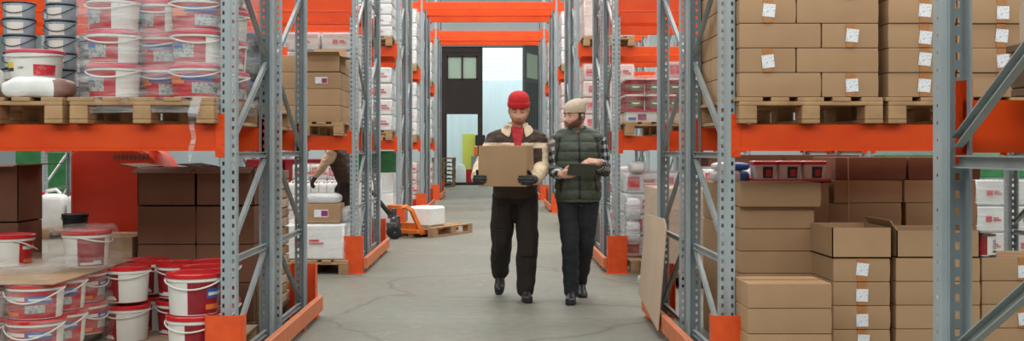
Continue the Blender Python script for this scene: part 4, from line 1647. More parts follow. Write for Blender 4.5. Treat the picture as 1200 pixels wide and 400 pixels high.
# things seen through the wicket in the dark gate
b = MB()
b.span((-1.25, 43.2, 0.0), (-0.72, 43.26, 1.95))
b.span((-1.25, 43.1, 0.0), (-1.19, 43.4, 0.08))
b.span((-0.78, 43.1, 0.0), (-0.72, 43.4, 0.08))
tag(b.build('yellow_board', mat('yellow_green_board', (220, 226, 96), 0.5), bevel=0.01), 'yellow-green board seen through the wicket in the dark gate', 'board')
bx = empty('case', (-0.52, 43.0, 0.0))
tag(bx, 'black and orange case on a grey cabinet seen through the wicket', 'case')
b = MB()
b.span((-0.25, -0.15, 1.05), (0.22, 0.2, 1.45))
b.build('orange_body', M['orangelab'], bx, bevel=0.03)
b = MB()
b.span((-0.2, -0.13, 1.455), (0.2, 0.18, 1.9))
b.build('black_top', M['black'], bx, bevel=0.03)
b = MB()
b.span((-0.88, 42.85, 0.0), (-0.22, 43.2, 1.04))
tag(b.build('cabinet', M['header'], bevel=0.01), 'grey cabinet under the orange case seen through the wicket', 'cabinet')
b = MB()
b.lathe([(0.0, 0), (0.17, 0), (0.18, 0.04), (0.2, 0.5), (0.21, 0.52), (0.0, 0.52)], 20, 0, (-1.0, 42.4, 0))
tag(b.build('bin', M['redlid'], smooth=40), 'small red bin on the floor beyond the wicket', 'bin')
b = MB()
b.lathe([(0.0, 0), (0.2, 0), (0.22, 0.05), (0.22, 0.5), (0.15, 0.72), (0.0, 0.74)], 20, 0, (-1.28, 41.6, 0))
tag(b.build('sack', M['bag'], smooth=60), 'white sack on the floor just beyond the wicket', 'sack')
b = MB()
b.span((-1.0, 43.3, 0.05), (-0.5, 43.36, 1.2))
tag(b.build('green_board', M['green'], bevel=0.01), 'green board behind the grey cabinet beyond the wicket', 'board')
# dark pallets piled against the gate
for t in range(7):
    pallet(-1.75, WY - 1.0, t * 0.146, 'dark pallet piled in front of the brown gate, %s from the floor' % ORD[t], proto=PALD, rz=0.03 * (t % 3), group='dark pallets by the gate')

# ------------------------------------------------------------------ pallet jack, pallet and white block
ang = math.atan2(0.47, 0.88)
RZ = -ang
PXc = Vector((-0.895, 15.92, 0)) + Vector((0.47, 0.88, 0)) * 0.6 + Vector((-0.88, 0.47, 0)) * 0.4
pallet(PXc.x, PXc.y, 0.001, 'loose pallet on the orange pallet jack, in the aisle', rz=RZ)
wb_ = MB()
wb_.box((0, 0, 0.15), (0.42, 0.46, 0.3))
fo = wb_.build('foam_block', M['foam'], bevel=0.03, smooth=30)
pp = PXc + Vector((0.47, 0.88, 0)) * -0.28 + Vector((-0.88, 0.47, 0)) * -0.08
fo.location = (pp.x, pp.y, 0.1465)
fo.rotation_euler = (0, 0, RZ)
tag(fo, 'white wrapped block on the loose pallet behind the jack', 'block')

jk = empty('pallet_jack', (PXc.x, PXc.y, 0), RZ)
tag(jk, 'orange pallet jack with black handle parked by the grey racks', 'pallet jack')
for sx_ in (-0.175, 0.175):
    b = MB()
    b.span((sx_ - 0.075, -0.72, 0.062), (sx_ + 0.075, 0.42, 0.095))
    b.span((sx_ - 0.075, -0.72, 0.04), (sx_ - 0.068, 0.42, 0.062))
    b.span((sx_ + 0.068, -0.72, 0.04), (sx_ + 0.075, 0.42, 0.062))
    b.build('fork', M['jack'], jk, bevel=0.004)
    b = MB()
    b.lathe([(0.03, -0.035), (0.038, -0.03), (0.038, 0.03), (0.03, 0.035)], 16)
    r_ = b.build('load_roller', M['rubber'], jk, smooth=40)
    r_.location = (sx_, 0.36, 0.04)
    r_.rotation_euler = (0, R(90), 0)
b = MB()
b.span((-0.25, -0.80, 0.06), (0.25, -0.72, 0.12))
b.build('cross_plate', M['jack'], jk, bevel=0.008)
# A-shaped carriage: from the pump head down to the forks
for sx_ in (-1, 1):
    b = MB()
    pts = [(0.10 * sx_, -1.03, 0.47), (0.13 * sx_, -0.95, 0.48), (0.18 * sx_, -0.86, 0.42), (0.23 * sx_, -0.72, 0.15), (0.235 * sx_, -0.66, 0.08)]
    rings = []
    for (x, y, z) in pts:
        rings.append([(x - 0.02, y - 0.035, z - 0.02), (x + 0.02, y - 0.035, z - 0.02), (x + 0.02, y + 0.035, z + 0.02), (x - 0.02, y + 0.035, z + 0.02)])
    b.ring_loft(rings)
    b.build('carriage_arm', M['jack'], jk, bevel=0.006)
b = MB()
b.span((-0.2, -0.76, 0.10), (0.2, -0.73, 0.22))
b.build('carriage_plate', M['jack'], jk, bevel=0.004)
b = MB()
b.span((-0.12, -1.06, 0.44), (0.12, -0.93, 0.495))
b.build('carriage_head', M['jack'], jk, bevel=0.004)
b = MB()
b.lathe([(0.055, 0.16), (0.06, 0.17), (0.06, 0.30), (0.04, 0.32), (0.04, 0.45)], 18, 0, (0, -1.05, 0))
b.span((-0.09, -1.14, 0.17), (0.09, -0.98, 0.24))
b.span((-0.1, -1.08, 0.30), (-0.055, -1.0, 0.40))
b.span((0.05, -1.12, 0.22), (0.1, -1.03, 0.34))
b.build('pump', M['metal'], jk, bevel=0.006)
ST = Vector((-0.74, -0.67, 0))
SN = Vector((-0.67, 0.74, 0))
for sx_ in (-0.07, 0.07):
    b = MB()
    b.lathe([(0.05, -0.03), (0.09, -0.03), (0.1, -0.022), (0.1, 0.022), (0.09, 0.03), (0.05, 0.03), (0.05, 0.02), (0.0, 0.02)], 24)
    w_ = b.build('wheel', M['rubber'], jk, smooth=40)
    w_.location = Vector((0, -1.06, 0.1)) + SN * sx_
    w_.rotation_euler = (0, R(90), math.atan2(SN.y, SN.x))
    b = MB()
    b.lathe([(0.049, -0.024), (0.049, 0.024)], 20)
    b.lathe([(0.018, -0.034), (0.018, 0.034)], 12)
    hb = b.build('hub', M['metal'], w_, smooth=40)
b = MB()
b.span((-0.1, -1.10, 0.155), (0.1, -1.02, 0.175))
b.tube([Vector((0, -1.06, 0.1)) - SN * 0.1, Vector((0, -1.06, 0.1)) + SN * 0.1], 0.014, 10)
b.build('axle', M['metal'], jk)
b = MB()
P0, P1 = Vector((-0.05, -1.09, 0.36)), Vector((-0.33, -1.35, 0.84))
b.tube([P0, P0.lerp(P1, 0.25), P0.lerp(P1, 0.7), P1], [0.034, 0.036, 0.026, 0.02], 10)
b.build('handle', M['black'], jk, smooth=60)
b = MB()
c = P1
t_ = (P1 - P0).normalized()
loop = []
for i in range(21):
    a = 2 * PI * i / 20
    loop.append(c + t_ * (0.08 - 0.08 * math.cos(a)) + Vector((0.09 * math.sin(a), 0, 0)))
b.tube(loop, 0.013, 8)
b.build('grip', M['black'], jk, smooth=60)
b = MB()
b.tube([P1 + Vector((0.01, 0, 0)), P1 + t_ * 0.08 + Vector((0.03, 0.03, 0))], 0.007, 6)
b.build('lever', M['metal'], jk)

# ------------------------------------------------------------------ people


def skin_mat(name, beard, beard2):
    a = NT(name)
    base = a.ramp(a.noise(30), [(0.3, srgb((208, 160, 136))), (0.7, srgb((198, 147, 125)))])
    hair = a.ramp(a.noise(110, 3), [(0.35, srgb(beard)), (0.65, srgb(beard2))])
    at = a.new('ShaderNodeAttribute')
    at.attribute_name = 'beard'
    lp = a.new('ShaderNodeAttribute')
    lp.attribute_name = 'lip'
    c = a.mix(at.outputs['Fac'], base, hair)
    c = a.mix(lp.outputs['Fac'], c, srgb((156, 84, 78)))
    a.link(c, a.p.inputs['Base Color'])
    a.p.inputs['Roughness'].default_value = 0.5
    return a.m


M['skin'] = skin_mat('skin_reddish_stubble', (158, 108, 84), (178, 126, 102))
M['skin_b'] = skin_mat('skin_brown_beard', (98, 72, 56), (122, 92, 74))
M['lip'] = mat('lips', (176, 112, 100), 0.45)
M['eyewhite'] = mat('eye_white', (224, 220, 214), 0.3)
M['iris'] = mat('dark_eye', (44, 36, 30), 0.25)
M['hair'] = mat('brown_hair', (74, 54, 40), 0.7, 0, (54, 40, 30), 60)
M['stubble'] = mat('reddish_stubble', (176, 126, 102), 0.7, 0, (192, 142, 118), 90, 0.35, 0.65)
M['beard'] = mat('brown_beard', (104, 76, 58), 0.75, 0, (80, 58, 44), 90, 0.35, 0.65)
M['redknit'] = mat('red_knit', (206, 36, 42), 0.85, 0, (184, 26, 34), 70, 0.35, 0.65, 0.5, 120)
M['creamknit'] = mat('cream_knit', (208, 192, 170), 0.9, 0, (190, 172, 150), 70, 0.35, 0.65, 0.6, 110)
M['cream'] = mat('cream_workwear', (222, 202, 172), 0.75, 0, (208, 186, 156), 6, 0.3, 0.7, 0.25, 30)
M['brown'] = mat('brown_workwear', (74, 57, 48), 0.8, 0, (62, 48, 41), 6, 0.3, 0.7, 0.25, 30)
M['trouser'] = mat('dark_brown_trousers', (43, 34, 30), 0.8, 0, (36, 28, 25), 5, 0.3, 0.7, 0.35, 18)
M['redshirt'] = mat('red_shirt', (184, 44, 52), 0.8, 0, (168, 36, 46), 12)
M['glove'] = mat('black_work_glove', (38, 37, 38), 0.6, 0, (56, 55, 56), 25, 0.4, 0.7, 0.2, 60)
M['boot'] = mat('black_boot', (34, 33, 34), 0.4, 0, (44, 43, 42), 12)
M['sole'] = mat('boot_sole', (26, 25, 25), 0.7)
M['vest'] = mat('dark_green_quilt', (70, 78, 64), 0.55, 0, (60, 68, 56), 6, 0.3, 0.7, 0.25, 40)
M['jeans'] = mat('dark_navy_denim', (33, 36, 43), 0.8, 0, (27, 29, 36), 6, 0.3, 0.7, 0.35, 18)
M['tablet'] = mat('grey_green_tablet', (84, 86, 78), 0.6)
M['zip'] = mat('black_zip', (24, 26, 24), 0.5)


def plaid_mat():
    a = NT('black_white_plaid')
    co = a.coord()
    mp = a.new('ShaderNodeMapping')
    mp.inputs['Rotation'].default_value = (0.15, 0.2, 0.1)
    a.link(co, mp.inputs[0])
    s = a.new('ShaderNodeSeparateXYZ')
    a.link(mp.outputs[0], s.inputs[0])
    u = a.math('ADD', s.outputs['X'], a.math('MULTIPLY', s.outputs['Y'], 0.8))
    su = a.math('FRACT', a.math('MULTIPLY', u, 17))
    sv = a.math('FRACT', a.math('MULTIPLY', s.outputs['Z'], 15))
    iu = a.math('LESS_THAN', su, 0.52)
    iv = a.math('LESS_THAN', sv, 0.52)
    t = a.math('MULTIPLY', a.math('ADD', iu, iv), 0.5)
    c = a.ramp(t, [(0.0, srgb((188, 190, 188))), (0.5, srgb((98, 102, 104))), (1.0, srgb((30, 33, 37)))])
    a.link(c, a.p.inputs['Base Color'])
    a.p.inputs['Roughness'].default_value = 0.85
    a.bump(a.noise(22, 4), 0.25, 0.01)
    return a.m


M['plaid'] = plaid_mat()


WORK = bpy.data.scenes.new('work')


def remesh(mb, voxel, it=3, fac=0.5):
    me = mb.mesh('tmp', [M['skin']])
    o = bpy.data.objects.new('tmp', me)
    WORK.collection.objects.link(o)
    r = o.modifiers.new('r', 'REMESH')
    r.mode = 'VOXEL'
    r.voxel_size = voxel
    if it:
        s = o.modifiers.new('s', 'SMOOTH')
        s.factor = fac
        s.iterations = it
    WORK.view_layers[0].update()
    dg = WORK.view_layers[0].depsgraph
    if dg is None:
        with bpy.context.temp_override(scene=WORK, view_layer=WORK.view_layers[0]):
            dg = bpy.context.evaluated_depsgraph_get()
    dg.update()
    me2 = bpy.data.meshes.new_from_object(o.evaluated_get(dg), depsgraph=dg)
    bpy.data.objects.remove(o)
    bpy.data.meshes.remove(me)
    me2.materials.clear()
    me2.polygons.foreach_set('use_smooth', [True] * len(me2.polygons))
    return me2


def put(me, name, mats, parent, fn=None):
    me.name = name
    for m_ in mats:
        me.materials.append(m_)
    if fn:
        me.polygons.foreach_set('material_index', [fn(p.center, p.normal) for p in me.polygons])
    return link(name, me, parent)


def wrinkle(me, amp, f=9.0, zs=1.0, seed=0):
    ns = [v.normal.copy() for v in me.vertices]
    for v, nr in zip(me.vertices, ns):
        n1 = noise.noise(Vector((v.co.x * f + seed, v.co.y * f, v.co.z * f * zs)))
        n2 = noise.noise(Vector((v.co.x * f * 2.3, v.co.y * f * 2.3 + seed, v.co.z * f * 2.3 * zs)))
        v.co += nr * amp * (n1 + 0.5 * n2)
    me.update()


def smooth01(x):
    x = max(0.0, min(1.0, x))
    return x * x * (3 - 2 * x)


def head_verts():
    """head centred between the ears, face towards -Y; 0.235 from chin to crown"""
    nu, nv = 80, 60
    rings = []
    g = math.exp
    for i in range(1, nv):
        ph = PI * i / nv
        ring = []
        for j in range(nu):
            th = 2 * PI * j / nu
            x = 0.075 * math.sin(ph) * math.cos(th)
            y = 0.097 * math.sin(ph) * math.sin(th)
            z = 0.119 * -math.cos(ph)
            if z < -0.015:
                t = (-0.015 - z) / 0.105
                x *= 1 + 0.12 * math.sin(PI * min(1, t * 1.1)) - 0.10 * t
                y = y * (1 - 0.5 * t) if y > 0 else y * (1 + 0.22 * math.sin(PI * min(1, t)) + 0.1 * t)
            if y < 0:
                w = smooth01(-y / 0.06)
                ax = abs(x)
                d = 0.0
                nz = smooth01((0.02 - z) / 0.055) * smooth01((z + 0.052) / 0.014)
                nw = 0.0072 + 0.0045 * smooth01((0.0 - z) / 0.04)
                d -= 0.029 * g(-(x / nw) ** 2) * nz
                d -= 0.008 * g(-((ax - 0.013) / 0.006) ** 2 - ((z + 0.04) / 0.009) ** 2)
                d += 0.016 * g(-((ax - 0.031) / 0.015) ** 2 - ((z - 0.004) / 0.012) ** 2)
                d -= 0.007 * g(-((ax - 0.028) / 0.024) ** 2 - ((z - 0.026) / 0.009) ** 2)
                d -= 0.006 * g(-((ax - 0.047) / 0.018) ** 2 - ((z + 0.026) / 0.016) ** 2)
                d -= 0.006 * g(-(x / 0.021) ** 2 - ((z + 0.066) / 0.0055) ** 2)
                d -= 0.007 * g(-(x / 0.018) ** 2 - ((z + 0.080) / 0.006) ** 2)
                d += 0.005 * g(-(x / 0.026) ** 2 - ((z + 0.0735) / 0.0028) ** 2)
                d += 0.003 * g(-(x / 0.02) ** 2 - ((z + 0.091) / 0.005) ** 2)
                d -= 0.010 * g(-(x / 0.022) ** 2 - ((z + 0.107) / 0.013) ** 2)
                y += d * w
            ring.append(Vector((x, y, z)))
        rings.append(ring)
    return rings


def hand_caps(mb, Fm, curls, thumb, s=1.0, grow=0.0, spread=0.0, palm_only=False):
    """Fm: 4x4 at the wrist, X to the thumb side, Y along the fingers, Z the back of the hand"""
    kn = [Vector((0.029, 0.092, 0.0)), Vector((0.010, 0.097, 0.003)), Vector((-0.010, 0.093, 0.002)), Vector((-0.028, 0.083, -0.002))]
    ln = [(0.044, 0.027, 0.021), (0.048, 0.030, 0.022), (0.044, 0.028, 0.021), (0.034, 0.021, 0.019)]

    def P(v):
        return Fm @ (Vector(v) * s)
    for i, k in enumerate(kn):
        mb.capsule(P((k.x * 0.62, 0.008, 0)), P(k), (0.0155 + grow) * s, (0.0125 + grow) * s)
    mb.capsule(P((0.016, 0.02, -0.006)), P((0.026, 0.055, -0.008)), (0.016 + grow) * s, (0.012 + grow) * s)
    mb.capsule(P((-0.022, 0.02, -0.006)), P((-0.024, 0.055, -0.006)), (0.015 + grow) * s, (0.011 + grow) * s)
    for i, k in enumerate(kn):
        a = 0.0
        p = k.copy()
        sp = (1.5 - i) * spread
        for q in range(3):
            a += R(curls[i][q])
            dv = Vector((math.sin(sp) * math.cos(a), math.cos(sp) * math.cos(a), -math.sin(a)))
            p2 = p + dv * ln[i][q]
            r0 = (0.0098, 0.0088, 0.0080)[q] + grow
            r1 = (0.0088, 0.0080, 0.0066)[q] + grow
            if i == 3:
                r0 -= 0.001
                r1 -= 0.001
            mb.capsule(P(p), P(p2), r0 * s, r1 * s, 10)
            p = p2
    p = Vector((0.026, 0.026, -0.006))
    for q, (dv, L) in enumerate(zip(thumb, (0.040, 0.034, 0.026))):
        dv = Vector(dv).normalized()
        p2 = p + dv * L
        mb.capsule(P(p), P(p2), ((0.0135, 0.011, 0.0098)[q] + grow) * s, ((0.011, 0.0098, 0.008)[q] + grow) * s, 10)
        p = p2


def frame(o, xdir, ydir):
    y = Vector(ydir).normalized()
    x = Vector(xdir)
    x = (x - y * x.dot(y)).normalized()
    return x, y, o


def hand_frame(wrist, thumb_dir, finger_dir, back_dir):
    y = Vector(finger_dir).normalized()
    x = Vector(thumb_dir)
    x = (x - y * x.dot(y)).normalized()
    z = Vector(back_dir)
    z = (z - y * z.dot(y) - x * z.dot(x))
    z = z.normalized()
    m = Matrix.Identity(4)
    for r in range(3):
        m[r][0], m[r][1], m[r][2], m[r][3] = x[r], y[r], z[r], wrist[r]
    return m


def torso_rings(J, grow, top=True, secs=None):
    """elliptic sections along the spine; J has pelvis, chest, neck and shoulder points"""
    P, C, N = Vector(J['pelvis']), Vector(J['chest']), Vector(J['neck'])
    tilt = J.get('twist', 0.0)
    S = secs or [(-0.10, .10, .085), (-0.05, .155, .105), (0.0, .17, .115), (0.1, .162, .108), (0.2, .155, .104)]
    out = []

    def ring(c, rx, ry, ax):
        ax = ax.normalized()
        x = Vector((math.cos(tilt), math.sin(tilt), 0))
        x = (x - ax * x.dot(ax)).normalized()
        y = ax.cross(x)
        n = 28
        return [c + x * (rx * math.copysign(abs(math.cos(2 * PI * j / n)) ** 0.85, math.cos(2 * PI * j / n))) + y * (ry * math.copysign(abs(math.sin(2 * PI * j / n)) ** 0.85, math.sin(2 * PI * j / n))) for j in range(n)]
    a1 = C - P
    a2 = N - C
    for dz, rx, ry in S:
        out.append(ring(P + a1.normalized() * dz, rx + grow, ry + grow, a1))
    out.append(ring(C + a2 * -0.05, 0.168 + grow, 0.118 + grow, a1 + a2))
    out.append(ring(C + a2 * 0.35, 0.172 + grow, 0.12 + grow, a2))
    out.append(ring(C + a2 * 0.62, 0.16 + grow, 0.105 + grow * 0.9, a2))
    out.append(ring(C + a2 * 0.82, 0.115 + grow, 0.085 + grow * 0.7, a2))
    out.append(ring(C + a2 * 0.97, 0.07 + grow * 0.6, 0.068 + grow * 0.5, a2))
    return out


def leg_caps(mb, J, grow=0.0, cuff=0.0, wide=0.0):
    for s in 'lr':
        h, k, a = Vector(J['hip_' + s]), Vector(J['knee_' + s]), Vector(J['ankle_' + s])
        mb.capsule(h, h.lerp(k, 0.55), 0.092 + grow, 0.075 + grow + wide * 0.6, 18)
        mb.capsule(h.lerp(k, 0.55), k, 0.075 + grow + wide * 0.6, 0.058 + grow + wide, 18)
        m_ = k.lerp(a, 0.35) + Vector((0, 0.012, 0))
        mb.capsule(k, m_, 0.058 + grow + wide, 0.056 + grow + wide * 1.1, 18)
        mb.capsule(m_, k.lerp(a, 1.0 - cuff), 0.056 + grow + wide * 1.1, 0.042 + grow + wide * 1.3, 18)


def arm_caps(mb, J, grow=0.0, stop=1.0, sides='lr', up_only=False):
    for s in sides:
        S, E, W = Vector(J['sh_' + s]), Vector(J['el_' + s]), Vector(J['wr_' + s])
        N = Vector(J['neck'])
        mb.capsule(N.lerp(S, 0.25) - Vector((0, 0, 0.03)), S, 0.055 + grow, 0.058 + grow, 16)
        mb.capsule(S, E, 0.056 + grow, 0.043 + grow, 16)
        if up_only:
            continue
        m_ = E.lerp(W, 0.3)
        mb.capsule(E, m_, 0.042 + grow, 0.042 + grow, 16)
        mb.capsule(m_, E.lerp(W, stop), 0.042 + grow, 0.028 + grow, 16)


def shoe(root, ankle, yaw, pitch, name, m):
    """boot with sole; the ankle is 0.085 above the sole"""
    X = Matrix.Translation(ankle) @ Matrix.Rotation(yaw, 4, 'Z') @ Matrix.Rotation(pitch, 4, 'X')
    mb = MB()
    mb.capsule(X @ Vector((0, 0.012, 0.06)), X @ Vector((0, 0.012, -0.03)), 0.047, 0.046, 16)
    mb.ellipsoid((0, 0.03, -0.042), (0.042, 0.055, 0.045), X)
    mb.ellipsoid((0, -0.06, -0.045), (0.045, 0.10, 0.045), X)
    mb.ellipsoid((0, -0.13, -0.052), (0.048, 0.07, 0.034), X)
    mb.capsule(X @ Vector((0, -0.02, -0.01)), X @ Vector((0, -0.11, -0.04)), 0.04, 0.036)
    me = remesh(mb, 0.008, 3)
    o = put(me, name, [m], root)
    b = MB()
    n = 26
    prof = []
    for j in range(n):
        a = 2 * PI * j / n
        y = -0.065 + 0.148 * math.sin(a)
        w = 0.046 + 0.006 * math.sin(-a) - 0.008 * math.exp(-((y + 0.02) / 0.03) ** 2)
        prof.append((w * math.copysign(abs(math.cos(a)) ** 0.6, math.cos(a)), y))
    b.ring_loft([[X @ Vector((x * k, -0.065 + (y + 0.065) * k, z)) for x, y in prof] for z, k in ((-0.085, 0.97), (-0.082, 1.0), (-0.062, 1.0), (-0.06, 0.97))])
    b.build('sole', M['sole'], o, smooth=40)
    b = MB()
    for i in range(4):
        yy, zz = -0.025 - i * 0.026, 0.038 - i * 0.021
        b.tube([X @ Vector((-0.03, yy + 0.004, zz - 0.008)), X @ Vector((0, yy - 0.012, zz + 0.004)), X @ Vector((0.03, yy + 0.004, zz - 0.008))], 0.0028, 6)
    b.build('laces', M['black'], o)
    return o


def beanie(root, HM, m, top=0.15, slouch=0.0, cuff=True):
    b = MB()
    prof = [(0.080, 0.028), (0.092, 0.030), (0.0945, 0.06), (0.093, 0.085), (0.086, 0.112), (0.070, top - 0.018), (0.045, top - 0.004), (0.015, top + 0.002)]
    rings = []
    n = 96
    for r, z in prof:
        ring = []
        t = smooth01((z - 0.07) / (top - 0.07))
        for j in range(n):
            a = 2 * PI * j / n
            rr = r * (1 + 0.012 * math.cos(32 * a))
            p = Vector((rr * 0.93 * math.cos(a), rr * 1.16 * math.sin(a) + 0.004 + slouch * t, z + 0.10 * 0.0))
            ring.append(HM @ p)
        rings.append(ring)
    b.ring_loft(rings)
    o = b.build('beanie', m, root, smooth=60)
    if cuff:
        b = MB()
        rings = []
        for r, z in ((0.084, 0.024), (0.096, 0.026), (0.099, 0.04), (0.0985, 0.062), (0.093, 0.068)):
            rings.append([HM @ Vector((r * (1 + 0.01 * math.cos(32 * 2 * PI * j / n)) * 0.93 * math.cos(2 * PI * j / n), r * (1 + 0.01 * math.cos(32 * 2 * PI * j / n)) * 1.16 * math.sin(2 * PI * j / n) + 0.004,
                                       z - 0.012 * math.sin(2 * PI * j / n))) for j in range(n)])
        b.ring_loft(rings)
        b.build('cuff', m, o, smooth=60)
    return o


def person_body(root, J, HM, hands, lids=0.0, gaze=0.0, voxel=0.005, skin='skin', amount=1.0):
    """one continuous body: torso, head with face and ears, arms, five-fingered hands, legs, feet"""
    mb = MB()
    mb.ring_loft(torso_rings(J, 0.0))
    N = Vector(J['neck'])
    hb = HM @ Vector((0, 0.02, -0.055))
    mb.capsule(N - Vector((0, 0, 0.04)), hb, 0.062, 0.056, 18)
    mb.ring_loft([[HM @ p for p in r] for r in head_verts()])
    for s in (-1, 1):
        X = HM @ Matrix.Translation((s * 0.078, 0.012, -0.008)) @ Matrix.Rotation(s * R(18), 4, 'Z') @ Matrix.Rotation(R(-10), 4, 'X')
        mb.ellipsoid((0, 0, 0), (0.007, 0.02, 0.032), X)
        mb.ellipsoid((s * 0.006, 0.008, 0.004), (0.005, 0.015, 0.026), X)
    arm_caps(mb, J)
    leg_caps(mb, J)
    for s in 'lr':
        a = Vector(J['ankle_' + s])
        yw, pt = J['foot_' + s]
        X = Matrix.Translation(a) @ Matrix.Rotation(yw, 4, 'Z') @ Matrix.Rotation(pt, 4, 'X')
        mb.capsule(X @ Vector((0, 0.02, -0.04)), X @ Vector((0, -0.13, -0.06)), 0.03, 0.02)
    for args in hands:
        hand_caps(mb, *args)
    me = remesh(mb, voxel, 1, 0.4)
    HI = HM.inverted()

    def weights(c):
        p = HI @ c
        ax = abs(p.x)
        if p.z > 0.0 or p.z < -0.16 or p.y > 0.03 or ax > 0.09 or p.y < -0.2:
            return 0.0, 0.0
        lip = math.exp(-(p.x / 0.019) ** 4 - ((p.z + 0.0735) / 0.0105) ** 4) if p.y < -0.075 else 0.0
        edge = -0.062 + 0.9 * max(0.0, ax - 0.034) + 0.5 * max(0.0, p.y + 0.055)
        w = smooth01((edge - p.z) / 0.014 + 0.5) * smooth01((0.02 - p.y) / 0.015) * smooth01((p.z + 0.138) / 0.012)
        mo = math.exp(-(p.x / 0.027) ** 4 - ((p.z + 0.0585) / 0.0055) ** 2) if p.y < -0.07 else 0.0
        w = max(w, mo) * (1 - lip)
        return w * amount, lip * 0.7
    for m_ in (M[skin], M['lip'], M['eyewhite'], M['iris'], M['hair']):
        me.materials.append(m_)
    # eyes, lids and brows join the same mesh
    e = MB()

    def sph(c, s, mi, n=14, k=9):
        k0 = len(e.f)
        e.ellipsoid(c, s, HM, n, k)
        for i in range(k0, len(e.f)):
            e.m[i] = mi
    for s in (-1, 1):
        ex, ey, ez = s * 0.031, -0.0775, 0.004
        sph((ex, ey, ez), (0.0118, 0.0118, 0.0105), 2)
        gx = math.sin(gaze) * 0.008
        if lids < 0.9:
            sph((ex + gx, ey - 0.0085, ez - 0.001), (0.0048, 0.0042, 0.0048), 3)
        # upper lid comes down by lids (0 open .. 1 closed)
        sph((ex, ey - 0.0005, ez + 0.0075 - 0.006 * lids), (0.0135, 0.0128, 0.0068 + 0.003 * lids), 0)
        sph((ex, ey - 0.0005, ez - 0.009), (0.013, 0.0118, 0.0045), 0)
        sph((ex, ey - 0.0105, ez + 0.0028 - 0.0085 * lids), (0.0115, 0.0042, 0.0017), 4)
        for q in range(4):
            sph((s * (0.018 + q * 0.0085), -0.0965 + 0.0012 * q * q, 0.0235 + (0.002, 0.004, 0.004, 0.001)[q]), (0.0075, 0.005, 0.0042), 4, 10, 6)
    em = e.mesh('e', [M['skin'], M['lip'], M['eyewhite'], M['iris'], M['hair']], smooth=180)
    bm = bmesh.new()
    bm.from_mesh(me)
    bm.from_mesh(em)
    bm.to_mesh(me)
    bm.free()
    bpy.data.meshes.remove(em)
    me.polygons.foreach_set('use_smooth', [True] * len(me.polygons))
    ww = [weights(v.co) for v in me.vertices]
    for nm, q in (('beard', 0), ('lip', 1)):
        at = me.attributes.new(nm, 'FLOAT', 'POINT')
        at.data.foreach_set('value', [w[q] for w in ww])
    me.name = 'body'
    return link('body', me, root)


def face_hair(root, body, HM, name, m, test, lift=0.003, rough=0.0015, seed=1):
    """a thin layer of hair lifted off part of the head"""
    HI = HM.inverted()
    src = body.data
    keep = [p for p in src.polygons if p.material_index in (0,) and test(HI @ p.center)]
    idx = {}
    vs, fs = [], []
    for p in keep:
        f = []
        for vi in p.vertices:
            if vi not in idx:
                v = src.vertices[vi]
                idx[vi] = len(vs)
                f_ = noise.noise(v.co * 130 + Vector((seed, 0, 0)))
                vs.append(v.co + v.normal * (lift + rough * f_))
            f.append(idx[vi])
        fs.append(f)
    if not fs:
        return None
    b = MB()
    b.add(vs, fs)
    o = b.build(name, m, root, smooth=180)
    so = o.modifiers.new('thick', 'SOLIDIFY')
    so.thickness = 0.004
    so.offset = -1
    return o


def drape(me, pts2d, name, m, parent, off=0.004, thick=0.004, step=0.012, frame_=None):
    """a flat shape in XZ laid from the front (-Y) onto a garment: quads between a left and a right edge; pts2d: list of (z, xl, xr)"""
    bv = BVHTree.FromPolygons([v.co for v in me.vertices], [tuple(p.vertices) for p in me.polygons])
    rows = []
    n = 6
    z_list = []
    for k in range(len(pts2d) - 1):
        (z0_, l0, r0), (z1_, l1, r1) = pts2d[k], pts2d[k + 1]
        cnt = max(1, int(abs(z1_ - z0_) / step))
        for i in range(cnt):
            t = i / cnt
            z_list.append((z0_ + (z1_ - z0_) * t, l0 + (l1 - l0) * t, r0 + (r1 - r0) * t))
    z_list.append(pts2d[-1])
    ly = None
    for z, l, r in z_list:
        row = []
        for j in range(n + 1):
            x = l + (r - l) * j / n
            h = bv.ray_cast(Vector((x, -2, z)), Vector((0, 1, 0)))
            y = h[0].y if h[0] is not None else (ly if ly is not None else -0.1)
            ly = y
            row.append(Vector((x, y - off, z)))
        rows.append(row)
    b = MB()
    b.ring_loft(rows, 0, cap=False, closed=False)
    o = b.build(name, m, parent, smooth=180)
    so = o.modifiers.new('thick', 'SOLIDIFY')
    so.thickness = thick
    so.offset = 0
    return o


# ---- the man with the box -------------------------------------------------------
DY = 9.32
m1 = empty('person', (0.19, DY, 0))
tag(m1, 'person in red beanie and cream and brown jacket carrying a carton', 'person')
BXC = Vector((-0.082, -0.50, 1.182))          # centre of the carried box, local
BTH = R(-12)
BW, BD, BH = 0.405, 0.32, 0.335
BM = Matrix.Translation(BXC) @ Matrix.Rotation(BTH, 4, 'Z')
BRt = BM.to_3x3()
handL_w = BM @ Vector((BW / 2 + 0.030, -0.055, -0.115))     # image right
handR_w = BM @ Vector((-BW / 2 - 0.030, -0.055, -0.115))    # image left
J1 = dict(pelvis=(0.0, 0.0, 0.95), chest=(0.005, -0.01, 1.26), neck=(0.02, -0.012, 1.515),
          sh_l=(0.20, 0.0, 1.392), sh_r=(-0.178, 0.0, 1.392), el_l=(0.228, -0.10, 1.155), el_r=(-0.290, -0.10, 1.175),
          wr_l=tuple(handL_w), wr_r=tuple(handR_w),
          hip_l=(0.092, 0.0, 0.92), knee_l=(0.106, -0.05, 0.50), ankle_l=(0.095, 0.0, 0.09),
          hip_r=(-0.095, 0.0, 0.92), knee_r=(-0.118, 0.06, 0.52), ankle_r=(-0.128, 0.40, 0.20),
          foot_l=(R(4), 0.0), foot_r=(R(-6), R(38)))
HM1 = Matrix.Translation((0.032, -0.055, 1.662)) @ Matrix.Rotation(R(-3), 4, 'Z') @ Matrix.Rotation(R(15), 4, 'X') @ Matrix.Scale(1.07, 4)
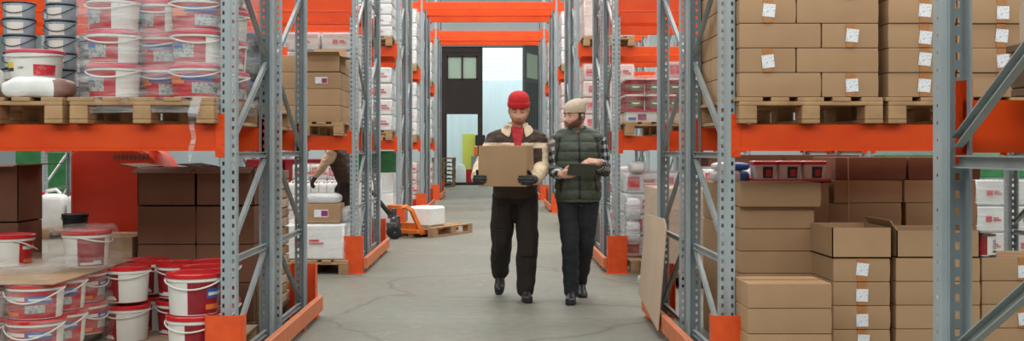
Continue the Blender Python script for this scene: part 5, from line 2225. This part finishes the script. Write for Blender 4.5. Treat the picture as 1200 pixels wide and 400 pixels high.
wrapc = [(72, 18, 6), (74, 14, 6), (72, 16, 6), (68, 20, 8)]
up = Vector((0, 0, 1))
fr = BRt @ Vector((0, -1, 0))
bx_ = BRt @ Vector((1, 0, 0))
FL = hand_frame(handL_w, up, fr, bx_)
FRh = hand_frame(handR_w, up, fr, -bx_)
th = [(0.55, 0.5, -0.15), (0.35, 0.75, -0.1), (0.2, 0.8, -0.1)]
H1 = [(FL, wrapc, th), (FRh, wrapc, th)]
body1 = person_body(m1, J1, HM1, H1, lids=0.95, amount=0.75)
face_hair(m1, body1, HM1, 'hair', M['stubble'], lambda p: p.z > -0.03 and abs(p.x) > 0.062 and p.y > -0.04 and not (abs(p.x) > 0.081) or (p.y > 0.05 and p.z > -0.05), 0.002, 0.001)
beanie(m1, HM1, M['redknit'], 0.152)

mb = MB()
mb.ring_loft(torso_rings(J1, 0.034, secs=[(-0.055, .155, .105), (0.0, .160, .110), (0.1, .160, .108), (0.2, .158, .106)]))
for s in 'lr':
    pass
arm_caps(mb, J1, 0.026, 0.86)
me = remesh(mb, 0.006, 8)
wrinkle(me, 0.010, 11, 1.6, 2)
xc = 0.012


def jcol(c, n_):
    if c.z < 1.06 and c.y > -0.3:  # lower jacket coloured brown to stand for shade under the carried box
        return 1
    if c.z > 1.375 and abs(c.x - xc) < 0.275 and c.y > -0.2:
        return 1
    if abs(c.x - xc) < 0.222 and abs(c.x - xc) > 0.125 and c.z < 1.33 and c.y > -0.16 and c.y < 0.2:
        return 1
    return 0


jacket1 = put(me, 'jacket', [M['cream'], M['brown']], m1, jcol)
drape(me, [(1.52, -0.035, 0.075), (1.46, -0.032, 0.072), (1.38, -0.012, 0.052), (1.30, 0.0, 0.04), (1.22, 0.012, 0.03)], 'shirt', M['redshirt'], m1, 0.006)
drape(me, [(1.525, -0.088, -0.04), (1.49, -0.122, -0.036), (1.465, -0.118, -0.038), (1.44, -0.085, -0.046), (1.425, -0.062, -0.052)], 'collar', M['cream'], jacket1, 0.012, 0.008)
drape(me, [(1.525, 0.08, 0.128), (1.49, 0.076, 0.155), (1.465, 0.078, 0.152), (1.44, 0.086, 0.122), (1.425, 0.09, 0.10)], 'collar', M['cream'], jacket1, 0.012, 0.008)
# collar stand round the neck
b = MB()
rings = []
for r, z in ((0.098, 1.475), (0.094, 1.545), (0.086, 1.55), (0.088, 1.48)):
    rings.append([(0.02 + r * math.cos(a), 0.0 + r * 0.95 * math.sin(a), z + 0.012 * math.sin(a)) for a in [R(-60) + R(300) * j / 30 for j in range(31)]])
b.ring_loft(rings, 0, cap=False, closed=False)
b.build('collar_stand', M['cream'], jacket1, smooth=60)
for x0_, x1_ in ((-0.115, -0.045), (0.07, 0.14)):
    drape(me, [(1.372, x0_, x1_), (1.345, x0_, x1_)], 'pocket_flap', M['cream'], jacket1, 0.007, 0.006)
for s, F_ in (('l', FL), ('r', FRh)):
    mb = MB()
    hand_caps(mb, F_, wrapc, th, 1.04, 0.0018, 0.05)
    W = Vector(J1['wr_' + s])
    E = Vector(J1['el_' + s])
    mb.capsule(E.lerp(W, 0.84), W, 0.042, 0.036, 14)
    g_ = put(remesh(mb, 0.0032, 2, 0.4), 'glove', [M['glove']], m1)
    mb = MB()
    p0, p1 = E.lerp(W, 0.80), E.lerp(W, 0.86)
    mb.tube([p0, p0.lerp(p1, 0.5), p1], [0.060, 0.061, 0.058], 20)
    mb.build('cuff', M['cream'], jacket1, smooth=60)
mb = MB()
leg_caps(mb, J1, 0.016, 0.02, 0.018)
mb.ring_loft(torso_rings(J1, 0.018)[:5])
me = remesh(mb, 0.009, 4)
wrinkle(me, 0.011, 9, 0.8, 5)
tr1 = put(me, 'trousers', [M['trouser']], m1)
for s in 'lr':
    k = Vector(J1['knee_' + s])
    drape(me, [(k.z + 0.10, k.x - 0.055, k.x + 0.055), (k.z - 0.04, k.x - 0.062, k.x + 0.062), (k.z - 0.11, k.x - 0.055, k.x + 0.055)], 'knee_patch', M['trouser'], tr1, 0.008, 0.008)
for s in 'lr':
    yw, pt = J1['foot_' + s]
    shoe(m1, Vector(J1['ankle_' + s]), yw, pt, 'boot', M['boot'])
# the carried carton
cb = carton(0, 0, 0, BW, BD, BH, 'plain carton carried by the man in the red beanie')
wpos = Vector((0.19, DY, 0)) + BXC
cb.location = (wpos.x, wpos.y, wpos.z - BH / 2)
cb.rotation_euler = (0, 0, BTH)

# ---- the man with the tablet ------------------------------------------------------
DY2 = 9.25
m2 = empty('person', (0.74, DY2, 0))
tag(m2, 'person in cream beanie, dark green quilted vest and plaid shirt holding a tablet', 'person')
TBC = Vector((-0.005, -0.40, 1.150))
J2 = dict(pelvis=(-0.005, 0.0, 0.93), chest=(-0.01, 0.0, 1.22), neck=(-0.012, 0.0, 1.475),
          sh_l=(0.172, 0.0, 1.395), sh_r=(-0.184, 0.0, 1.395), el_l=(0.226, 0.02, 1.135), el_r=(-0.212, 0.0, 1.13),
          wr_l=(0.150, -0.270, 1.212), wr_r=(-0.165, -0.285, 1.105),
          hip_l=(0.082, 0.0, 0.90), knee_l=(0.066, 0.03, 0.50), ankle_l=(0.045, 0.36, 0.13),
          hip_r=(-0.092, 0.0, 0.90), knee_r=(-0.078, -0.09, 0.49), ankle_r=(-0.068, -0.05, 0.088),
          foot_l=(R(5), R(22)), foot_r=(R(-6), 0.0))
HM2 = Matrix.Translation((-0.035, -0.02, 1.607)) @ Matrix.Rotation(R(-50), 4, 'Z') @ Matrix.Rotation(R(2), 4, 'X')
# right hand (picture left) holds the tablet edge; left hand hovers over it
FR2 = hand_frame(Vector(J2['wr_r']), (0.1, -0.35, 0.9), (0.80, -0.55, 0.12), (-0.25, -0.60, -0.55))
FL2 = hand_frame(Vector(J2['wr_l']), (-0.1, -0.75, -0.5), (-0.90, -0.30, 0.10), (0.1, -0.6, 0.8))
holdc = [(30, 30, 15), (32, 32, 15), (34, 32, 15), (36, 32, 15)]
relax = [(22, 24, 14), (30, 30, 16), (34, 34, 16), (38, 36, 18)]
th2 = [(0.55, 0.6, -0.35), (0.25, 0.8, -0.45), (0.05, 0.9, -0.35)]
thr = [(0.6, 0.6, -0.4), (0.3, 0.85, -0.4), (0.1, 0.9, -0.4)]
H2 = [(FR2, holdc, th2), (FL2, relax, thr, 1.0, 0.0, 0.06)]
body2 = person_body(m2, J2, HM2, H2, lids=0.45, gaze=R(-10), skin='skin_b')
face_hair(m2, body2, HM2, 'hair', M['hair'], lambda p: (p.z > -0.03 and abs(p.x) > 0.062 and -0.025 < p.y and abs(p.x) < 0.081) or (p.y > 0.045 and p.z > -0.06), 0.003, 0.0015)
beanie(m2, HM2, M['creamknit'], 0.150, 0.042, cuff=False)
mb = MB()
J2s = dict(J2, sh_l=(0.175, 0, 1.38), sh_r=(-0.187, 0, 1.38))
arm_caps(mb, J2s, 0.016, 0.80)
mb.ring_loft(torso_rings(J2, 0.006))
me = remesh(mb, 0.008, 4)
wrinkle(me, 0.007, 13, 1.3, 3)
put(me, 'shirt', [M['plaid']], m2)
mb = MB()
mb.ring_loft(torso_rings(J2, 0.038, secs=[(-0.065, .150, .105), (-0.03, .160, .110), (0.05, .160, .110), (0.12, .158, .106), (0.2, .156, .104)]))
for s in 'lr':
    S, N = Vector(J2['sh_' + s]), Vector(J2['neck'])
    mb.capsule(N.lerp(S, 0.3) - Vector((0, 0, 0.032)), N.lerp(S, 0.80) - Vector((0, 0, 0.006)), 0.088, 0.086, 16)
me = remesh(mb, 0.007, 3)
ns = [v.normal.copy() for v in me.vertices]
for v, nr in zip(me.vertices, ns):
    q = v.co.z + 0.02 * abs(v.co.x)
    ph = (q - 0.885) / 0.083 * PI
    v.co += nr * (0.013 * (abs(math.sin(ph)) ** 0.6 - 0.5))
wrinkle(me, 0.005, 18, 1.0, 7)
vest = put(me, 'vest', [M['vest']], m2)
drape(me, [(1.47, -0.016, 0.000), (1.2, -0.014, 0.004), (0.9, -0.010, 0.008)], 'zip', M['zip'], vest, 0.004)
for s, xx in (('l', 0.135), ('r', -0.15)):
    drape(me, [(1.08, xx - 0.012, xx + 0.0), (0.95, xx - 0.02 if s == 'r' else xx + 0.012, xx - 0.008 if s == 'r' else xx + 0.024)], 'pocket_zip', M['zip'], vest, 0.003)
b = MB()
rings = []
for r, z in ((0.100, 1.42), (0.090, 1.47), (0.085, 1.515), (0.076, 1.517), (0.078, 1.46)):
    rings.append([(-0.012 + r * math.cos(a), 0.004 + r * 0.95 * math.sin(a), z + 0.012 * math.sin(a)) for a in [R(-82) + R(344) * j / 34 for j in range(35)]])
b.ring_loft(rings, 0, cap=False, closed=False)
cs_ = b.build('collar', M['vest'], vest, smooth=60)
for s, k_ in (('l', 1), ('r', -1)):
    pts_ = [(1.43, 0.150, 0.160), (1.36, 0.158, 0.170), (1.28, 0.172, 0.184), (1.20, 0.186, 0.197)]
    drape(me, [(z_, -0.012 + k_ * (a_ if k_ > 0 else b_), -0.012 + k_ * (b_ if k_ > 0 else a_)) for z_, a_, b_ in pts_], 'armhole_trim', M['zip'], vest, 0.003)
mb = MB()
leg_caps(mb, J2, 0.010, 0.0, 0.008)
mb.ring_loft(torso_rings(J2, 0.012)[:5])
me = remesh(mb, 0.008, 4)
wrinkle(me, 0.007, 11, 1.4, 9)
put(me, 'jeans', [M['jeans']], m2)
for s in 'lr':
    yw, pt = J2['foot_' + s]
    shoe(m2, Vector(J2['ankle_' + s]), yw, pt, 'boot', M['boot'])
# tablet: back towards the camera, leaning
tb = empty('tablet', (0.74 + TBC.x, DY2 + TBC.y, TBC.z))
tag(tb, 'grey tablet held by the man in the green vest', 'tablet')
b = MB()
b.span((-0.115, -0.005, -0.08), (0.115, 0.005, 0.08))
b.build('back_cover', M['tablet'], tb, bevel=0.004)
b = MB()
b.span((-0.105, 0.0051, -0.07), (0.105, 0.0062, 0.07))
b.build('screen', M['black'], tb)
tb.rotation_euler = (R(50), R(3), R(4))

# ---- the worker bending behind the second rack -------------------------------------
m3 = empty('person', (-2.0, 14.35, 0), R(-90))
tag(m3, 'person in cream and brown workwear leaning down behind the second rack', 'person')
J3 = dict(pelvis=(0.0, 0.04, 0.90), chest=(0.0, -0.06, 1.16), neck=(0.0, -0.17, 1.39),
          sh_l=(0.185, -0.13, 1.31), sh_r=(-0.185, -0.13, 1.31), el_l=(0.23, -0.25, 1.09), el_r=(-0.24, -0.06, 1.07),
          wr_l=(0.19, -0.36, 0.96), wr_r=(-0.20, -0.08, 0.86),
          hip_l=(0.09, 0.04, 0.88), knee_l=(0.10, -0.05, 0.48), ankle_l=(0.10, 0.02, 0.088),
          hip_r=(-0.09, 0.04, 0.88), knee_r=(-0.10, -0.01, 0.48), ankle_r=(-0.10, 0.10, 0.088),
          foot_l=(R(4), 0.0), foot_r=(R(-4), 0.0))
HM3 = Matrix.Translation((0.0, -0.27, 1.51)) @ Matrix.Rotation(R(30), 4, 'X')
rel3 = [(20, 28, 15), (24, 30, 15), (28, 32, 16), (30, 34, 18)]
F3l = hand_frame(Vector(J3['wr_l']), (-0.7, -0.5, 0.2), (-0.15, -0.5, -0.85), (0.75, -0.6, 0.2))
F3r = hand_frame(Vector(J3['wr_r']), (0.7, -0.5, 0.2), (0.15, -0.5, -0.85), (-0.75, -0.6, 0.2))
H3 = [(F3l, rel3, thr), (F3r, rel3, thr)]
body3 = person_body(m3, J3, HM3, H3, lids=0.9, voxel=0.008)
beanie(m3, HM3, M['redknit'], 0.152)
mb = MB()
mb.ring_loft(torso_rings(J3, 0.034, secs=[(-0.055, .155, .105), (0.0, .160, .110), (0.1, .160, .108), (0.2, .158, .106)]))
arm_caps(mb, J3, 0.014, 0.88)
me = remesh(mb, 0.008, 4)
wrinkle(me, 0.009, 11, 1.5, 12)


def col3(c, n_):
    for s in 'lr':
        S, E, W = Vector(J3['sh_' + s]), Vector(J3['el_' + s]), Vector(J3['wr_' + s])
        for a_, b_ in ((S.lerp(E, 0.25), E), (E, W)):
            t = max(0.0, min(1.0, (c - a_).dot(b_ - a_) / (b_ - a_).length_squared))
            if (c - a_.lerp(b_, t)).length < 0.088 and (s == 'r' or c.x > 0.12):
                return 0
    return 1



put(me, 'jacket', [M['cream'], M['brown']], m3, col3)
for F_ in (F3l, F3r):
    mb = MB()
    hand_caps(mb, F_, rel3, thr, 1.0, 0.0035)
    put(remesh(mb, 0.006, 2, 0.4), 'glove', [M['glove']], m3)
mb = MB()
leg_caps(mb, J3, 0.016, 0.02, 0.018)
mb.ring_loft(torso_rings(J3, 0.018)[:5])
me = remesh(mb, 0.011, 4)
wrinkle(me, 0.010, 9, 0.8, 15)
put(me, 'trousers', [M['trouser']], m3)
for s in 'lr':
    yw, pt = J3['foot_' + s]
    shoe(m3, Vector(J3['ankle_' + s]), yw, pt, 'boot', M['boot'])

bpy.data.scenes.remove(WORK)
